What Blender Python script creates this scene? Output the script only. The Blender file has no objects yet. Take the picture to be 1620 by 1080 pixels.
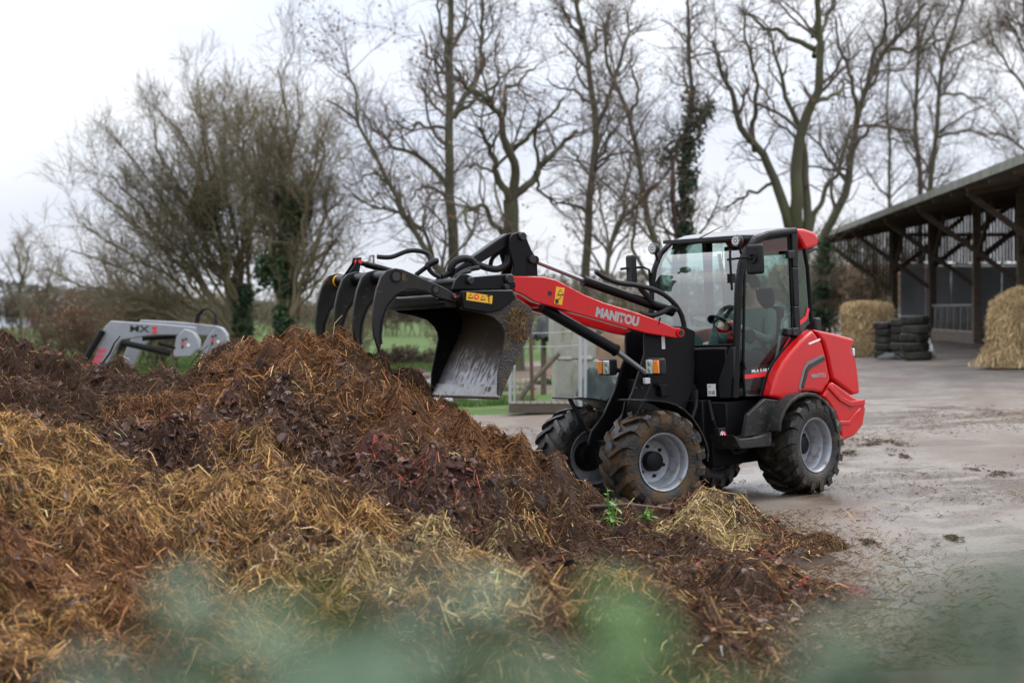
import bpy, math, random
import numpy as np
from mathutils import Matrix, Vector

# ---------------------------------------------------------------- camera, sky, sun, exposure
SC = bpy.context.scene
COL = SC.collection
F, CX, HY, H, GS = 3150.0, 810.0, 490.0, 1.66, 0.045      # photo pixels, camera height, cross fall of the yard

cam = bpy.data.cameras.new('camera')
cam.sensor_width = 36.0
cam.lens = F / 1620.0 * 36.0
cam.shift_y = -(540.0 - HY) / 1620.0
cam.clip_start = 0.05
cam.clip_end = 3000.0
cam.dof.use_dof = True
cam.dof.focus_distance = 15.9
cam.dof.aperture_fstop = 2.3
camo = bpy.data.objects.new('camera', cam)
camo.location = (0, 0, H)
camo.rotation_euler = (math.radians(90), 0, 0)
COL.objects.link(camo)
SC.camera = camo

SUN_EL, SUN_AZ = math.radians(52), math.radians(60)         # azimuth clockwise from +Y (north)
world = bpy.data.worlds.new('World')
SC.world = world
world.use_nodes = True
wn, wl = world.node_tree.nodes, world.node_tree.links
wn.clear()
w_out = wn.new('ShaderNodeOutputWorld')
w_bg = wn.new('ShaderNodeBackground')
w_sky = wn.new('ShaderNodeTexSky')
w_sky.sky_type = 'NISHITA'
w_sky.sun_disc = False
w_sky.sun_elevation = SUN_EL
w_sky.sun_rotation = SUN_AZ
w_sky.dust_density = 6.0
w_hs = wn.new('ShaderNodeHueSaturation')
w_hs.inputs['Saturation'].default_value = 0.25
wl.new(w_sky.outputs[0], w_hs.inputs['Color'])
w_tc = wn.new('ShaderNodeTexCoord')
w_sep = wn.new('ShaderNodeSeparateXYZ')
wl.new(w_tc.outputs['Generated'], w_sep.inputs[0])
# overcast cover: a closed cloud deck, brighter overhead than at the horizon, softly mottled
w_ramp = wn.new('ShaderNodeMapRange')
w_ramp.inputs['From Min'].default_value = 0.0
w_ramp.inputs['From Max'].default_value = 1.0
w_ramp.inputs['To Min'].default_value = 6.3
w_ramp.inputs['To Max'].default_value = 20.0
wl.new(w_sep.outputs['Z'], w_ramp.inputs['Value'])
w_map = wn.new('ShaderNodeMapping')
w_map.inputs['Scale'].default_value = (1.0, 1.0, 3.2)
w_map.inputs['Location'].default_value = (0.35, 0.1, 0.2)
wl.new(w_tc.outputs['Generated'], w_map.inputs['Vector'])
w_noise = wn.new('ShaderNodeTexNoise')
w_noise.inputs['Scale'].default_value = 2.6
w_noise.inputs['Detail'].default_value = 4.0
w_noise.inputs['Roughness'].default_value = 0.5
wl.new(w_map.outputs[0], w_noise.inputs['Vector'])
w_cr = wn.new('ShaderNodeValToRGB')
w_cr.color_ramp.elements[0].position = 0.33
w_cr.color_ramp.elements[0].color = (0.74, 0.81, 0.96, 1)
w_cr.color_ramp.elements[1].position = 0.66
w_cr.color_ramp.elements[1].color = (1.12, 1.13, 1.16, 1)
wl.new(w_noise.outputs['Fac'], w_cr.inputs[0])
w_mul = wn.new('ShaderNodeVectorMath')
w_mul.operation = 'SCALE'
wl.new(w_cr.outputs[0], w_mul.inputs[0])
wl.new(w_ramp.outputs[0], w_mul.inputs['Scale'])
w_mix = wn.new('ShaderNodeMix')
w_mix.data_type = 'RGBA'
w_mix.inputs['Factor'].default_value = 0.88
wl.new(w_hs.outputs[0], w_mix.inputs['A'])
wl.new(w_mul.outputs[0], w_mix.inputs['B'])
w_bg.inputs['Strength'].default_value = 0.105
wl.new(w_mix.outputs['Result'], w_bg.inputs['Color'])
wl.new(w_bg.outputs[0], w_out.inputs['Surface'])

sun = bpy.data.lights.new('sun', 'SUN')
sun.energy = 1.3
sun.angle = math.radians(25)
sun.color = (1.0, 0.96, 0.9)
suno = bpy.data.objects.new('sun', sun)
sd = Vector((math.sin(SUN_AZ) * math.cos(SUN_EL), math.cos(SUN_AZ) * math.cos(SUN_EL), math.sin(SUN_EL)))
suno.rotation_euler = sd.to_track_quat('Z', 'Y').to_euler()
suno.location = (0, 0, 30)
COL.objects.link(suno)

SC.view_settings.view_transform = 'Standard'
SC.view_settings.look = 'None'
SC.view_settings.exposure = 0.55
SC.view_settings.gamma = 1.0
SC.view_settings.use_curve_mapping = False
SC.cycles.use_denoising = True
SC.cycles.max_bounces = 8
SC.cycles.transparent_max_bounces = 12
SC.cycles.caustics_reflective = False
SC.cycles.caustics_refractive = False

RNG = np.random.default_rng(7)
random.seed(7)

# ---------------------------------------------------------------- helpers
def gz(x, y=0.0):
    return GS * np.clip(np.asarray(x, float) - 1.2, -7.0, 12.5)

def W(px, py, d):
    return np.array([(px - CX) / F * d, d, H - (py - HY) / F * d])

def G(px, py, off=0.0):                 # pixel -> point on the ground
    d = 30.0
    for _ in range(60):
        x = (px - CX) / F * d
        d = 0.5 * d + 0.5 * (H - (float(gz(x)) + off)) * F / max(py - HY, 1.0)
    return np.array([(px - CX) / F * d, d, float(gz((px - CX) / F * d)) + off])

def tag(o, label=None, cat=None, group=None, kind=None):
    if label: o['label'] = label
    if cat: o['category'] = cat
    if group: o['group'] = group
    if kind: o['kind'] = kind
    return o

def empty(name, loc=(0, 0, 0), rz=0.0, label=None, cat=None, group=None):
    o = bpy.data.objects.new(name, None)
    o.empty_display_size = 0.2
    o.location = loc
    o.rotation_euler = (0, 0, rz)
    COL.objects.link(o)
    return tag(o, label, cat, group)

def link(name, me, parent=None, mat=None, loc=None):
    o = bpy.data.objects.new(name, me)
    COL.objects.link(o)
    if mat is not None and not me.materials:
        me.materials.append(mat)
    if parent is not None:
        o.parent = parent
    if loc is not None:
        o.location = loc
    return o

class MB:
    """collects shapes for ONE mesh object"""
    def __init__(s, M=None):
        s.v, s.f, s.M = [], [], M
    def add(s, vs, fs):
        n = len(s.v)
        s.v += [tuple(float(c) for c in p) for p in vs]
        s.f += [tuple(i + n for i in f) for f in fs]
        return s
    def box(s, c, size, R=None):
        c = np.array(c, float); h = np.array(size, float) / 2
        R = np.eye(3) if R is None else np.array(R)
        vs = [c + R @ (h * np.array(k)) for k in ((-1,-1,-1),(1,-1,-1),(1,1,-1),(-1,1,-1),(-1,-1,1),(1,-1,1),(1,1,1),(-1,1,1))]
        return s.add(vs, [(0,3,2,1),(4,5,6,7),(0,1,5,4),(1,2,6,5),(2,3,7,6),(3,0,4,7)])
    def bar(s, a, b, w, h, up=(0, 0, 1)):
        a, b = np.array(a, float), np.array(b, float)
        d = b - a; L = np.linalg.norm(d); d = d / L
        u = np.array(up, float); u = u - d * u.dot(d)
        if np.linalg.norm(u) < 1e-5: u = np.array([1.0, 0, 0]) - d * d[0]
        u /= np.linalg.norm(u); q = np.cross(u, d)
        return s.box((a + b) / 2, (L, w, h), np.stack([d, q, u], 1))
    def prism(s, o2, y0, y1, conv=None):
        """outline of (X, Z) points extruded along Y"""
        n = len(o2); conv = conv or (lambda x, z, y: (x, y, z))
        vs = [conv(x, z, y0) for x, z in o2] + [conv(x, z, y1) for x, z in o2]
        fs = [tuple(range(n)), tuple(range(2 * n - 1, n - 1, -1))]
        fs += [(i, n + i, n + (i + 1) % n, (i + 1) % n) for i in range(n)]
        return s.add(vs, fs)
    def loft(s, rings, close=True, caps=True):
        n = len(rings[0]); vs = [p for r in rings for p in r]; fs = []
        for k in range(len(rings) - 1):
            for i in range(n if close else n - 1):
                j = (i + 1) % n
                fs.append((k*n+i, k*n+j, (k+1)*n+j, (k+1)*n+i))
        if caps and close:
            fs += [tuple(range(n - 1, -1, -1)), tuple((len(rings)-1)*n + i for i in range(n))]
        return s.add(vs, fs)
    def tube(s, pts, r, n=8, caps=True):
        pts = [np.array(p, float) for p in pts]
        rs = list(r) if hasattr(r, '__len__') else [r] * len(pts)
        rings = []; u = None
        for i, p in enumerate(pts):
            t = pts[min(i+1, len(pts)-1)] - pts[max(i-1, 0)]
            t = t / (np.linalg.norm(t) + 1e-9)
            if u is None:
                u = np.cross(t, (0.0, 0.0, 1.0))
                if np.linalg.norm(u) < 1e-3: u = np.cross(t, (1.0, 0.0, 0.0))
            u = u - t * u.dot(t); u /= np.linalg.norm(u)
            q = np.cross(t, u)
            rings.append([p + rs[i] * (math.cos(a) * u + math.sin(a) * q) for a in np.arange(n) * 2 * math.pi / n])
        return s.loft(rings, True, caps)
    def lathe(s, prof, c, n=32, axis=1, a0=0.0, a1=2*math.pi):
        """profile of (radius, along) about an axis through c (axis 1 = Y, 2 = Z)"""
        c = np.array(c, float); full = abs(a1 - a0 - 2*math.pi) < 1e-6
        m = n if full else n + 1; rings = []
        for k in range(m):
            a = a0 + (a1 - a0) * k / n
            ca, sa = math.cos(a), math.sin(a)
            rings.append([c + (np.array([r*ca, h, r*sa]) if axis == 1 else np.array([r*ca, r*sa, h])) for r, h in prof])
        if full: rings.append(rings[0])
        nn = len(prof); vs = [p for r in rings[:m] for p in r]; fs = []
        for k in range(n):
            k2 = (k + 1) % m
            for i in range(nn - 1):
                fs.append((k*nn+i, k*nn+i+1, k2*nn+i+1, k2*nn+i))
        return s.add(vs, fs)
    def mesh(s, name, smooth=0.0):
        v = np.array(s.v, float)
        if s.M is not None and len(v):
            v = v @ np.array(s.M)[:3, :3].T + np.array(s.M)[:3, 3]
        me = bpy.data.meshes.new(name)
        me.from_pydata(v.tolist(), [], s.f)
        import bmesh
        b = bmesh.new(); b.from_mesh(me)
        bmesh.ops.recalc_face_normals(b, faces=b.faces)
        b.to_mesh(me); b.free()
        if smooth:
            me.shade_smooth()
            me.set_sharp_from_angle(angle=math.radians(smooth))
        return me
    def build(s, name, mat, parent=None, smooth=35, bevel=0.0, seg=2, label=None):
        me = s.mesh(name, smooth)
        o = link(name, me, parent, mat)
        if bevel:
            m = o.modifiers.new('bevel', 'BEVEL')
            m.width = bevel; m.segments = seg; m.limit_method = 'ANGLE'; m.angle_limit = math.radians(32)
            m.harden_normals = False
        if label: o['label'] = label
        return o

def npmesh(name, verts, faces, cols=None, smooth=False, mat=None, parent=None):
    """big meshes straight from arrays; faces (N,k); cols per vertex (N,3)"""
    me = bpy.data.meshes.new(name)
    verts = np.ascontiguousarray(verts, np.float32); faces = np.ascontiguousarray(faces, np.int32)
    n, k = faces.shape
    me.vertices.add(len(verts)); me.vertices.foreach_set('co', verts.ravel())
    me.loops.add(n * k); me.loops.foreach_set('vertex_index', faces.ravel())
    me.polygons.add(n); me.polygons.foreach_set('loop_start', np.arange(0, n * k, k, dtype=np.int32))
    me.update(calc_edges=True)
    if smooth: me.shade_smooth()
    else: me.shade_flat()
    if cols is not None:
        a = me.color_attributes.new('tint', 'FLOAT_COLOR', 'POINT')
        c = np.ones((len(verts), 4), np.float32); c[:, :3] = cols
        a.data.foreach_set('color', c.ravel())
    return link(name, me, parent, mat)

def copy_tree(o, parent=None):
    c = o.copy(); COL.objects.link(c); c.parent = parent
    for ch in list(o.children): copy_tree(ch, c)
    return c

# vectorised value noise -------------------------------------------------------
def _h(i, j, k):
    n = (i * 374761393 + j * 668265263 + k * 2147483647 + 1274126177) & 0xffffffff
    n = ((n ^ (n >> 13)) * 1274126177) & 0xffffffff
    return ((n ^ (n >> 16)) & 0xffffff) / float(0xffffff)
def vnoise(x, y, z=0.0):
    x, y, z = np.broadcast_arrays(np.asarray(x, float), np.asarray(y, float), np.asarray(z, float))
    i, j, k = (np.floor(a).astype(np.int64) for a in (x, y, z))
    fx, fy, fz = x - i, y - j, z - k
    fx, fy, fz = (f*f*(3-2*f) for f in (fx, fy, fz))
    r = 0
    for a in (0, 1):
        for b in (0, 1):
            for c in (0, 1):
                r = r + _h(i+a, j+b, k+c) * (fx if a else 1-fx) * (fy if b else 1-fy) * (fz if c else 1-fz)
    return r * 2 - 1
def fbm(x, y, z=0.0, o=4, g=0.5):
    r = 0; a = 1.0; s = 1.0
    for q in range(o):
        r = r + a * vnoise(x*s + 17.3*q, y*s - 9.1*q, np.asarray(z)*s + 3.7*q); a *= g; s *= 2.03
    return r

# materials -------------------------------------------------------------------
def mat(name, c1, c2=None, scale=5.0, rough=0.6, rough2=None, bump=0.0, bscale=None, metal=0.0, coat=0.0,
        dirt=None, dirt_lo=0.5, dirt_hi=0.65, dscale=6.0, attr=False, detail=4.0, spec=0.5, stretch=None, ior=None, transl=0.0, coatr=0.08):
    m = bpy.data.materials.new(name); m.use_nodes = True
    nt = m.node_tree; N, L = nt.nodes, nt.links
    P = N['Principled BSDF']
    P.inputs['Metallic'].default_value = metal
    P.inputs['Roughness'].default_value = rough
    P.inputs['Coat Weight'].default_value = coat
    P.inputs['Coat Roughness'].default_value = coatr
    P.inputs['Specular IOR Level'].default_value = spec
    if ior: P.inputs['IOR'].default_value = ior
    tc = N.new('ShaderNodeTexCoord'); vec = tc.outputs['Object']
    if stretch:
        mp = N.new('ShaderNodeMapping'); mp.inputs['Scale'].default_value = stretch
        L.new(vec, mp.inputs['Vector']); vec = mp.outputs[0]
    def noise(s, d=detail):
        n = N.new('ShaderNodeTexNoise'); n.inputs['Scale'].default_value = s; n.inputs['Detail'].default_value = d
        n.inputs['Roughness'].default_value = 0.6
        L.new(vec, n.inputs['Vector']); return n.outputs['Fac']
    def mixc(fac, a, b):
        x = N.new('ShaderNodeMix'); x.data_type = 'RGBA'
        if hasattr(fac, 'links'): L.new(fac, x.inputs['Factor'])
        else: x.inputs['Factor'].default_value = fac
        for q, nm in ((a, 'A'), (b, 'B')):
            if hasattr(q, 'links'): L.new(q, x.inputs[nm])
            else: x.inputs[nm].default_value = (*q, 1)
        return x.outputs['Result']
    def rng(fac, lo, hi, a=0.0, b=1.0):
        x = N.new('ShaderNodeMapRange')
        x.inputs['From Min'].default_value = lo; x.inputs['From Max'].default_value = hi
        x.inputs['To Min'].default_value = a; x.inputs['To Max'].default_value = b
        L.new(fac, x.inputs['Value']); return x.outputs[0]
    col = None
    n1 = noise(scale)
    if attr:
        at = N.new('ShaderNodeVertexColor'); at.layer_name = 'tint'
        col = at.outputs['Color']
        if c2 is not None:
            col = mixc(rng(n1, 0.35, 0.7, 0, 0.5), col, c2)
    elif c2 is not None:
        col = mixc(rng(n1, 0.32, 0.68), c1, c2)
    rsock = None
    if rough2 is not None:
        rsock = rng(noise(scale * 0.7), 0.35, 0.65, rough, rough2)
    if dirt is not None:
        df = rng(noise(dscale, 6.0), dirt_lo, dirt_hi)
        col = mixc(df, col if col is not None else c1, dirt)
        rr = N.new('ShaderNodeMix'); rr.data_type = 'FLOAT'
        L.new(df, rr.inputs['Factor'])
        if rsock is not None: L.new(rsock, rr.inputs['A'])
        else: rr.inputs['A'].default_value = rough
        rr.inputs['B'].default_value = 0.8
        rsock = rr.outputs['Result']
        cw = rng(df, 0, 1, coat, 0.0)
        L.new(cw, P.inputs['Coat Weight'])
    if col is None: P.inputs['Base Color'].default_value = (*c1, 1)
    else: L.new(col, P.inputs['Base Color'])
    if rsock is not None: L.new(rsock, P.inputs['Roughness'])
    if bump:
        b = N.new('ShaderNodeBump'); b.inputs['Strength'].default_value = bump; b.inputs['Distance'].default_value = 0.02
        L.new(noise(bscale or scale * 3), b.inputs['Height']); L.new(b.outputs[0], P.inputs['Normal'])
    if transl:
        tr = N.new('ShaderNodeBsdfTranslucent')
        if col is None: tr.inputs['Color'].default_value = (*c1, 1)
        else: L.new(col, tr.inputs['Color'])
        ms = N.new('ShaderNodeMixShader'); ms.inputs['Fac'].default_value = transl
        L.new(P.outputs[0], ms.inputs[1]); L.new(tr.outputs[0], ms.inputs[2])
        L.new(ms.outputs[0], N['Material Output'].inputs['Surface'])
    return m

def glass_mat(name, tint, gloss=0.02, ior=1.5):
    m = bpy.data.materials.new(name); m.use_nodes = True
    N, L = m.node_tree.nodes, m.node_tree.links
    N.remove(N['Principled BSDF'])
    t = N.new('ShaderNodeBsdfTransparent'); t.inputs[0].default_value = (*tint, 1)
    g = N.new('ShaderNodeBsdfGlossy'); g.inputs['Roughness'].default_value = gloss
    ge = N.new('ShaderNodeNewGeometry'); dt = N.new('ShaderNodeVectorMath'); dt.operation = 'DOT_PRODUCT'
    L.new(ge.outputs['Incoming'], dt.inputs[0]); L.new(ge.outputs['Normal'], dt.inputs[1])
    def mt(op, a, b=None):                      # Schlick's law for a thin pane, both faces
        q = N.new('ShaderNodeMath'); q.operation = op
        for i, w in enumerate((a, b)):
            if w is None: continue
            if hasattr(w, 'links'): L.new(w, q.inputs[i])
            else: q.inputs[i].default_value = w
        return q.outputs[0]
    r0 = 2 * ((ior-1)/(ior+1))**2
    fac = mt('ADD', r0, mt('MULTIPLY', 1-r0, mt('POWER', mt('SUBTRACT', 1.0, mt('ABSOLUTE', dt.outputs['Value'])), 5.0)))
    x = N.new('ShaderNodeMixShader')
    L.new(fac, x.inputs[0]); L.new(t.outputs[0], x.inputs[1]); L.new(g.outputs[0], x.inputs[2])
    L.new(x.outputs[0], N['Material Output'].inputs['Surface'])
    return m

M = {}
MUD = (0.075, 0.048, 0.026)
M['red'] = mat('red_paint', (0.50, 0.004, 0.006), (0.44, 0.004, 0.006), 3, 0.28, coat=0.40, spec=.2, dirt=(0.13, 0.06, 0.035), dirt_lo=0.58, dirt_hi=0.86, dscale=7)
M['black'] = mat('black_paint', (0.005, 0.005, 0.0055), (0.008, 0.008, 0.009), 6, 0.42, 0.55, spec=.16, dirt=MUD, dirt_lo=0.64, dirt_hi=0.78, dscale=11)
M['black_clean'] = mat('black_gloss_paint', (0.0035, 0.0035, 0.004), (.006,.006,.007), 6, 0.34, spec=.15, coat=.03, dirt=MUD, dirt_lo=.70, dirt_hi=.85, dscale=14)
M['plastic'] = mat('black_plastic', (0.010, 0.0105, 0.012), (0.015, 0.016, 0.018), 12, 0.5, 0.6, spec=.25, bump=0.1, bscale=120)
M['fender'] = mat('dusty_black_plastic', (0.009, 0.009, 0.010), (0.016, 0.0155, 0.015), 9, 0.45, 0.6, spec=.25, dirt=(0.10, 0.085, 0.07), dirt_lo=0.56, dirt_hi=0.74, dscale=24)
M['muddy'] = mat('mud_caked_black_steel', (0.014, 0.013, 0.012), (0.03, 0.024, 0.016), 10, 0.4, 0.6, dirt=(0.085, 0.050, 0.022), dirt_lo=0.52, dirt_hi=0.64, dscale=13, bump=0.8, bscale=60)
M['tyre'] = mat('wet_tyre_rubber', (0.009, 0.009, 0.009), (0.014, 0.013, 0.012), 9, 0.26, 0.45, spec=.35, dirt=(0.075, 0.043, 0.018), dirt_lo=0.44, dirt_hi=0.60, dscale=6, bump=0.5, bscale=50)
M['tyre_clean'] = mat('dark_tyre_rubber', (0.009, 0.009, 0.009), (0.015, 0.014, 0.012), 9, 0.28, 0.5, spec=.35, dirt=(0.06, 0.042, 0.025), dirt_lo=0.50, dirt_hi=0.68, dscale=8, bump=0.5, bscale=50)
M['rim'] = mat('silver_rim_paint', (0.27, 0.285, 0.32), (0.22, 0.235, 0.26), 6, 0.35, 0.45, metal=0.25, dirt=(0.10, 0.07, 0.04), dirt_lo=0.56, dirt_hi=0.74, dscale=13)
M['chrome'] = mat('polished_rod_steel', (0.22, 0.22, 0.23), None, 5, 0.34, metal=.7)
M['steel'] = mat('worn_wet_steel', (0.42, 0.43, 0.46), (0.32, 0.33, 0.36), 9, 0.22, 0.36, metal=0.75, dirt=(0.05, 0.03, 0.015), dirt_lo=0.58, dirt_hi=0.68, dscale=17, stretch=(1, 1, 0.45))
M['darkgrey'] = mat('dark_grey_trim', (0.13, 0.13, 0.135), None, 5, 0.5)
M['grey'] = mat('grey_decal', (0.30, 0.30, 0.31), None, 5, 0.5)
M['reddecal'] = mat('red_decal', (0.62, 0.012, 0.02), None, 5, 0.4)
M['yellow'] = mat('yellow_decal', (0.72, 0.38, 0.01), (0.66, 0.34, 0.012), 20, 0.45)
M['ink'] = mat('black_ink', (0.012, 0.012, 0.012), None, 5, 0.5)
M['white'] = mat('white_decal', (0.75, 0.76, 0.77), (0.68, 0.69, 0.70), 20, 0.45)
M['amber'] = mat('amber_lens', (0.80, 0.20, 0.01), None, 5, 0.15, coat=1.0)
M['lens'] = mat('clear_headlamp_lens', (0.72, 0.76, 0.80), (0.45, 0.48, 0.5), 40, 0.10, coat=1.0, metal=0.3)
M['lens_dark'] = mat('lamp_reflector', (0.45, 0.46, 0.48), (0.15, 0.15, 0.16), 60, 0.2, coat=1.0, metal=0.6)
M['glass'] = glass_mat('tinted_cab_glass', (0.56, 0.75, 0.71), 0.015, 2.0)
M['glass_side'] = glass_mat('dark_tinted_door_glass', (0.50, 0.62, 0.60), 0.015, 1.42)
M['interior'] = mat('grey_green_cab_trim', (0.10, 0.14, 0.14), (0.08, 0.115, 0.115), 9, 0.6)
M['seat'] = mat('black_seat_fabric', (0.018, 0.019, 0.021), (0.03, 0.03, 0.033), 30, 0.85)
M['hose'] = mat('black_hose_rubber', (0.006, 0.006, 0.0065), (0.012, 0.012, 0.013), 40, 0.5, spec=.2, bump=0.3, bscale=150)
M['pin'] = mat('pin_steel', (0.015, 0.015, 0.016), None, 9, 0.4, metal=0.3)
# ================================================================ ground, yard, puddles
def ramp_mat(name, build):
    m = bpy.data.materials.new(name); m.use_nodes = True
    build(m.node_tree.nodes, m.node_tree.links, m.node_tree.nodes['Principled BSDF']); return m
class NT:
    """tiny node-writing helper"""
    def __init__(s, N, L): s.N, s.L = N, L
    def coord(s, scale=(1,1,1)):
        g = s.N.new('ShaderNodeNewGeometry'); mp = s.N.new('ShaderNodeMapping'); mp.inputs['Scale'].default_value = scale
        s.L.new(g.outputs['Position'], mp.inputs[0]); return mp.outputs[0]
    def noise(s, v, sc, d=5, r=.6, dist=0.0):
        n = s.N.new('ShaderNodeTexNoise'); n.inputs['Scale'].default_value = sc; n.inputs['Detail'].default_value = d; n.inputs['Roughness'].default_value = r
        n.inputs['Distortion'].default_value = dist
        s.L.new(v, n.inputs['Vector']); return n.outputs['Fac']
    def rng(s, f, lo, hi, a=0.0, b=1.0):
        x = s.N.new('ShaderNodeMapRange'); x.interpolation_type = 'SMOOTHSTEP'
        for nm, q in (('From Min',lo),('From Max',hi),('To Min',a),('To Max',b)): x.inputs[nm].default_value = q
        s.L.new(f, x.inputs['Value']); return x.outputs[0]
    def mix(s, f, a, b, kind='RGBA'):
        x = s.N.new('ShaderNodeMix'); x.data_type = kind
        for q, nm in ((f,'Factor'),(a,'A'),(b,'B')):
            if hasattr(q, 'links'): s.L.new(q, x.inputs[nm])
            elif hasattr(q, '__len__'): x.inputs[nm].default_value = (*q, 1)
            else: x.inputs[nm].default_value = q
        return x.outputs['Result']
    def math(s, op, a, b):
        x = s.N.new('ShaderNodeMath'); x.operation = op
        for i, q in enumerate((a, b)):
            if hasattr(q, 'links'): s.L.new(q, x.inputs[i])
            else: x.inputs[i].default_value = q
        return x.outputs[0]
    def bump(s, h, st, P, dist=.02):
        b = s.N.new('ShaderNodeBump'); b.inputs['Strength'].default_value = st; b.inputs['Distance'].default_value = dist
        s.L.new(h, b.inputs['Height']); s.L.new(b.outputs[0], P.inputs['Normal'])

def m_terrain(N, L, P):
    q = NT(N, L); v = q.coord()
    big = q.noise(v, .09, 4); mid = q.noise(v, .7, 5); fine = q.noise(v, 9, 5)
    grass = q.mix(fine, (.034,.072,.011), (.060,.105,.020))
    grass = q.mix(q.rng(mid, .5, .75), grass, (.13,.13,.045))
    mud = q.mix(q.rng(mid, .35, .65), (.085,.062,.045), (.15,.115,.085))
    sep = N.new('ShaderNodeSeparateXYZ'); L.new(v, sep.inputs[0])
    x, y = sep.outputs['X'], sep.outputs['Y']
    # trampled mud: the strip behind the yard and all of the barn side; grass beyond and left
    m1 = q.math('MULTIPLY', q.rng(q.math('ADD', y, q.math('MULTIPLY', big, 14.0)), 68, 74, 1, 0), q.rng(q.math('ADD', x, q.math('MULTIPLY', mid, 1.5)), -5.5, -3.6))
    m2 = q.rng(q.math('ADD', x, q.math('MULTIPLY', mid, 2.0)), 4.0, 6.5)
    mm = q.math('MAXIMUM', m1, m2)
    # a grassy bank close behind the concrete
    bank = q.math('MULTIPLY', q.rng(q.math('ADD', y, q.math('MULTIPLY', mid, 5.0)), 42.5, 45, 1, 0), q.rng(x, 3.2, 4.6, 1, 0))
    mm = q.math('MULTIPLY', mm, q.math('SUBTRACT', 1.0, bank))
    L.new(q.mix(mm, grass, mud), P.inputs['Base Color'])
    P.inputs['Specular IOR Level'].default_value = .2
    wet = q.math('MULTIPLY', mm, q.rng(q.noise(v, .35, 4), .52, .62))
    L.new(q.mix(wet, .85, .25, 'FLOAT'), P.inputs['Roughness'])
    q.bump(q.math('ADD', fine, mid), .6, P, .06)
M['terrain'] = ramp_mat('field_and_mud', m_terrain)

def m_concrete(N, L, P):
    q = NT(N, L); v = q.coord((1,1,0)); vs = q.coord((1,.42,0))
    big = q.noise(vs, .42, 5, .6, .4); mid = q.noise(v, 1.7, 6); fine = q.noise(v, 26, 5, .7); speck = q.noise(v, 90, 3, .7)
    base = q.mix(q.rng(big, .35, .65), (.120,.097,.077), (.190,.163,.138))
    base = q.mix(q.rng(mid, .45, .72, 0, .8), base, (.095,.066,.044))
    base = q.mix(q.rng(fine, .42, .70, 0, .65), base, (.11,.082,.060))
    base = q.mix(q.rng(speck, .62, .72, 0, .6), base, (.30,.21,.11))
    base = q.mix(q.rng(q.noise(q.coord((.8,.3,0)), .9, 6, .65, .5), .45, .60, 0, .8), base, (.080,.053,.034))
    L.new(base, P.inputs['Base Color'])
    wet = q.math('MULTIPLY', q.rng(big, .40, .56), q.rng(mid, .28, .50))
    r = q.mix(wet, .68, .20, 'FLOAT'); r = q.math('ADD', r, q.math('MULTIPLY', q.rng(fine, .45, .7), .22))
    L.new(r, P.inputs['Roughness'])
    h = q.math('ADD', q.math('MULTIPLY', fine, .5), mid)
    b = N.new('ShaderNodeBump'); b.inputs['Distance'].default_value = .012
    L.new(q.mix(wet, .55, .10, 'FLOAT'), b.inputs['Strength']); L.new(h, b.inputs['Height']); L.new(b.outputs[0], P.inputs['Normal'])
M['concrete'] = ramp_mat('wet_yard_concrete', m_concrete)

def m_gravel(N, L, P):
    q = NT(N, L); v = q.coord((1,1,0)); mid = q.noise(v, .8, 6); fine = q.noise(v, 14, 5, .75); big = q.noise(q.coord((1,.5,0)), .25, 4)
    base = q.mix(q.rng(fine,.3,.7), (.055,.043,.036), (.20,.168,.148))
    base = q.mix(q.rng(q.noise(q.coord((1,.35,0)), 1.1, 6, .7), .40, .62, 0, .85), base, (.075,.055,.042))
    base = q.mix(q.rng(q.noise(q.coord((.5,.2,0)), 1.3, 5, .7), .52, .64, 0, .6), base, (.21,.17,.13))
    L.new(base, P.inputs['Base Color'])
    L.new(q.rng(big, .45, .62, .8, .5), P.inputs['Roughness'])
    q.bump(q.math('ADD', fine, mid), .8, P, .03)
M['gravel'] = ramp_mat('muddy_gravel', m_gravel)

def sheet(name, xs, ys, off, m, keep=None, rough=0.0, kind='structure'):
    X, Y = np.meshgrid(xs, ys); Z = gz(X) + off + (rough * fbm(X*.7, Y*.7, 1.3, 3) if rough else 0)
    nx, ny = len(xs), len(ys); idx = np.arange(nx*ny).reshape(ny, nx)
    f = np.stack([idx[:-1,:-1], idx[:-1,1:], idx[1:,1:], idx[1:,:-1]], -1).reshape(-1, 4)
    if keep is not None:
        cx = (X[:-1,:-1] + X[1:,1:]) / 2; cy = (Y[:-1,:-1] + Y[1:,1:]) / 2
        f = f[keep(cx, cy).ravel()]
    o = npmesh(name, np.stack([X, Y, Z], -1).reshape(-1, 3), f, smooth=True, mat=m)
    return tag(o, kind=kind)
gx = np.concatenate([np.linspace(-900, -40, 30), np.linspace(-38, 38, 77), np.linspace(40, 900, 30)])
gy_ = np.concatenate([np.linspace(-60, -4, 8), np.linspace(-2, 150, 120), np.linspace(160, 1500, 30)])
sheet('ground', gx, gy_, -.02, M['terrain'])
sheet('yard_gravel', np.linspace(2.5, 46, 110), np.linspace(24, 130, 200), -.012, M['gravel'],
      lambda x, y: (x > 3.4 + .045*(y-30) + .8*fbm(x*.4, y*.3, 5, 3)) & (y > 27 + 1.2*fbm(x*.3, y*.3, 8, 3)))
sheet('yard_concrete', np.linspace(-9, 30, 200), np.linspace(-3, 36, 200), .0, M['concrete'],
      lambda x, y: (y < 33.0 - .10*x + .5*fbm(x*.8, y*.5, 2, 3)))

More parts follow.
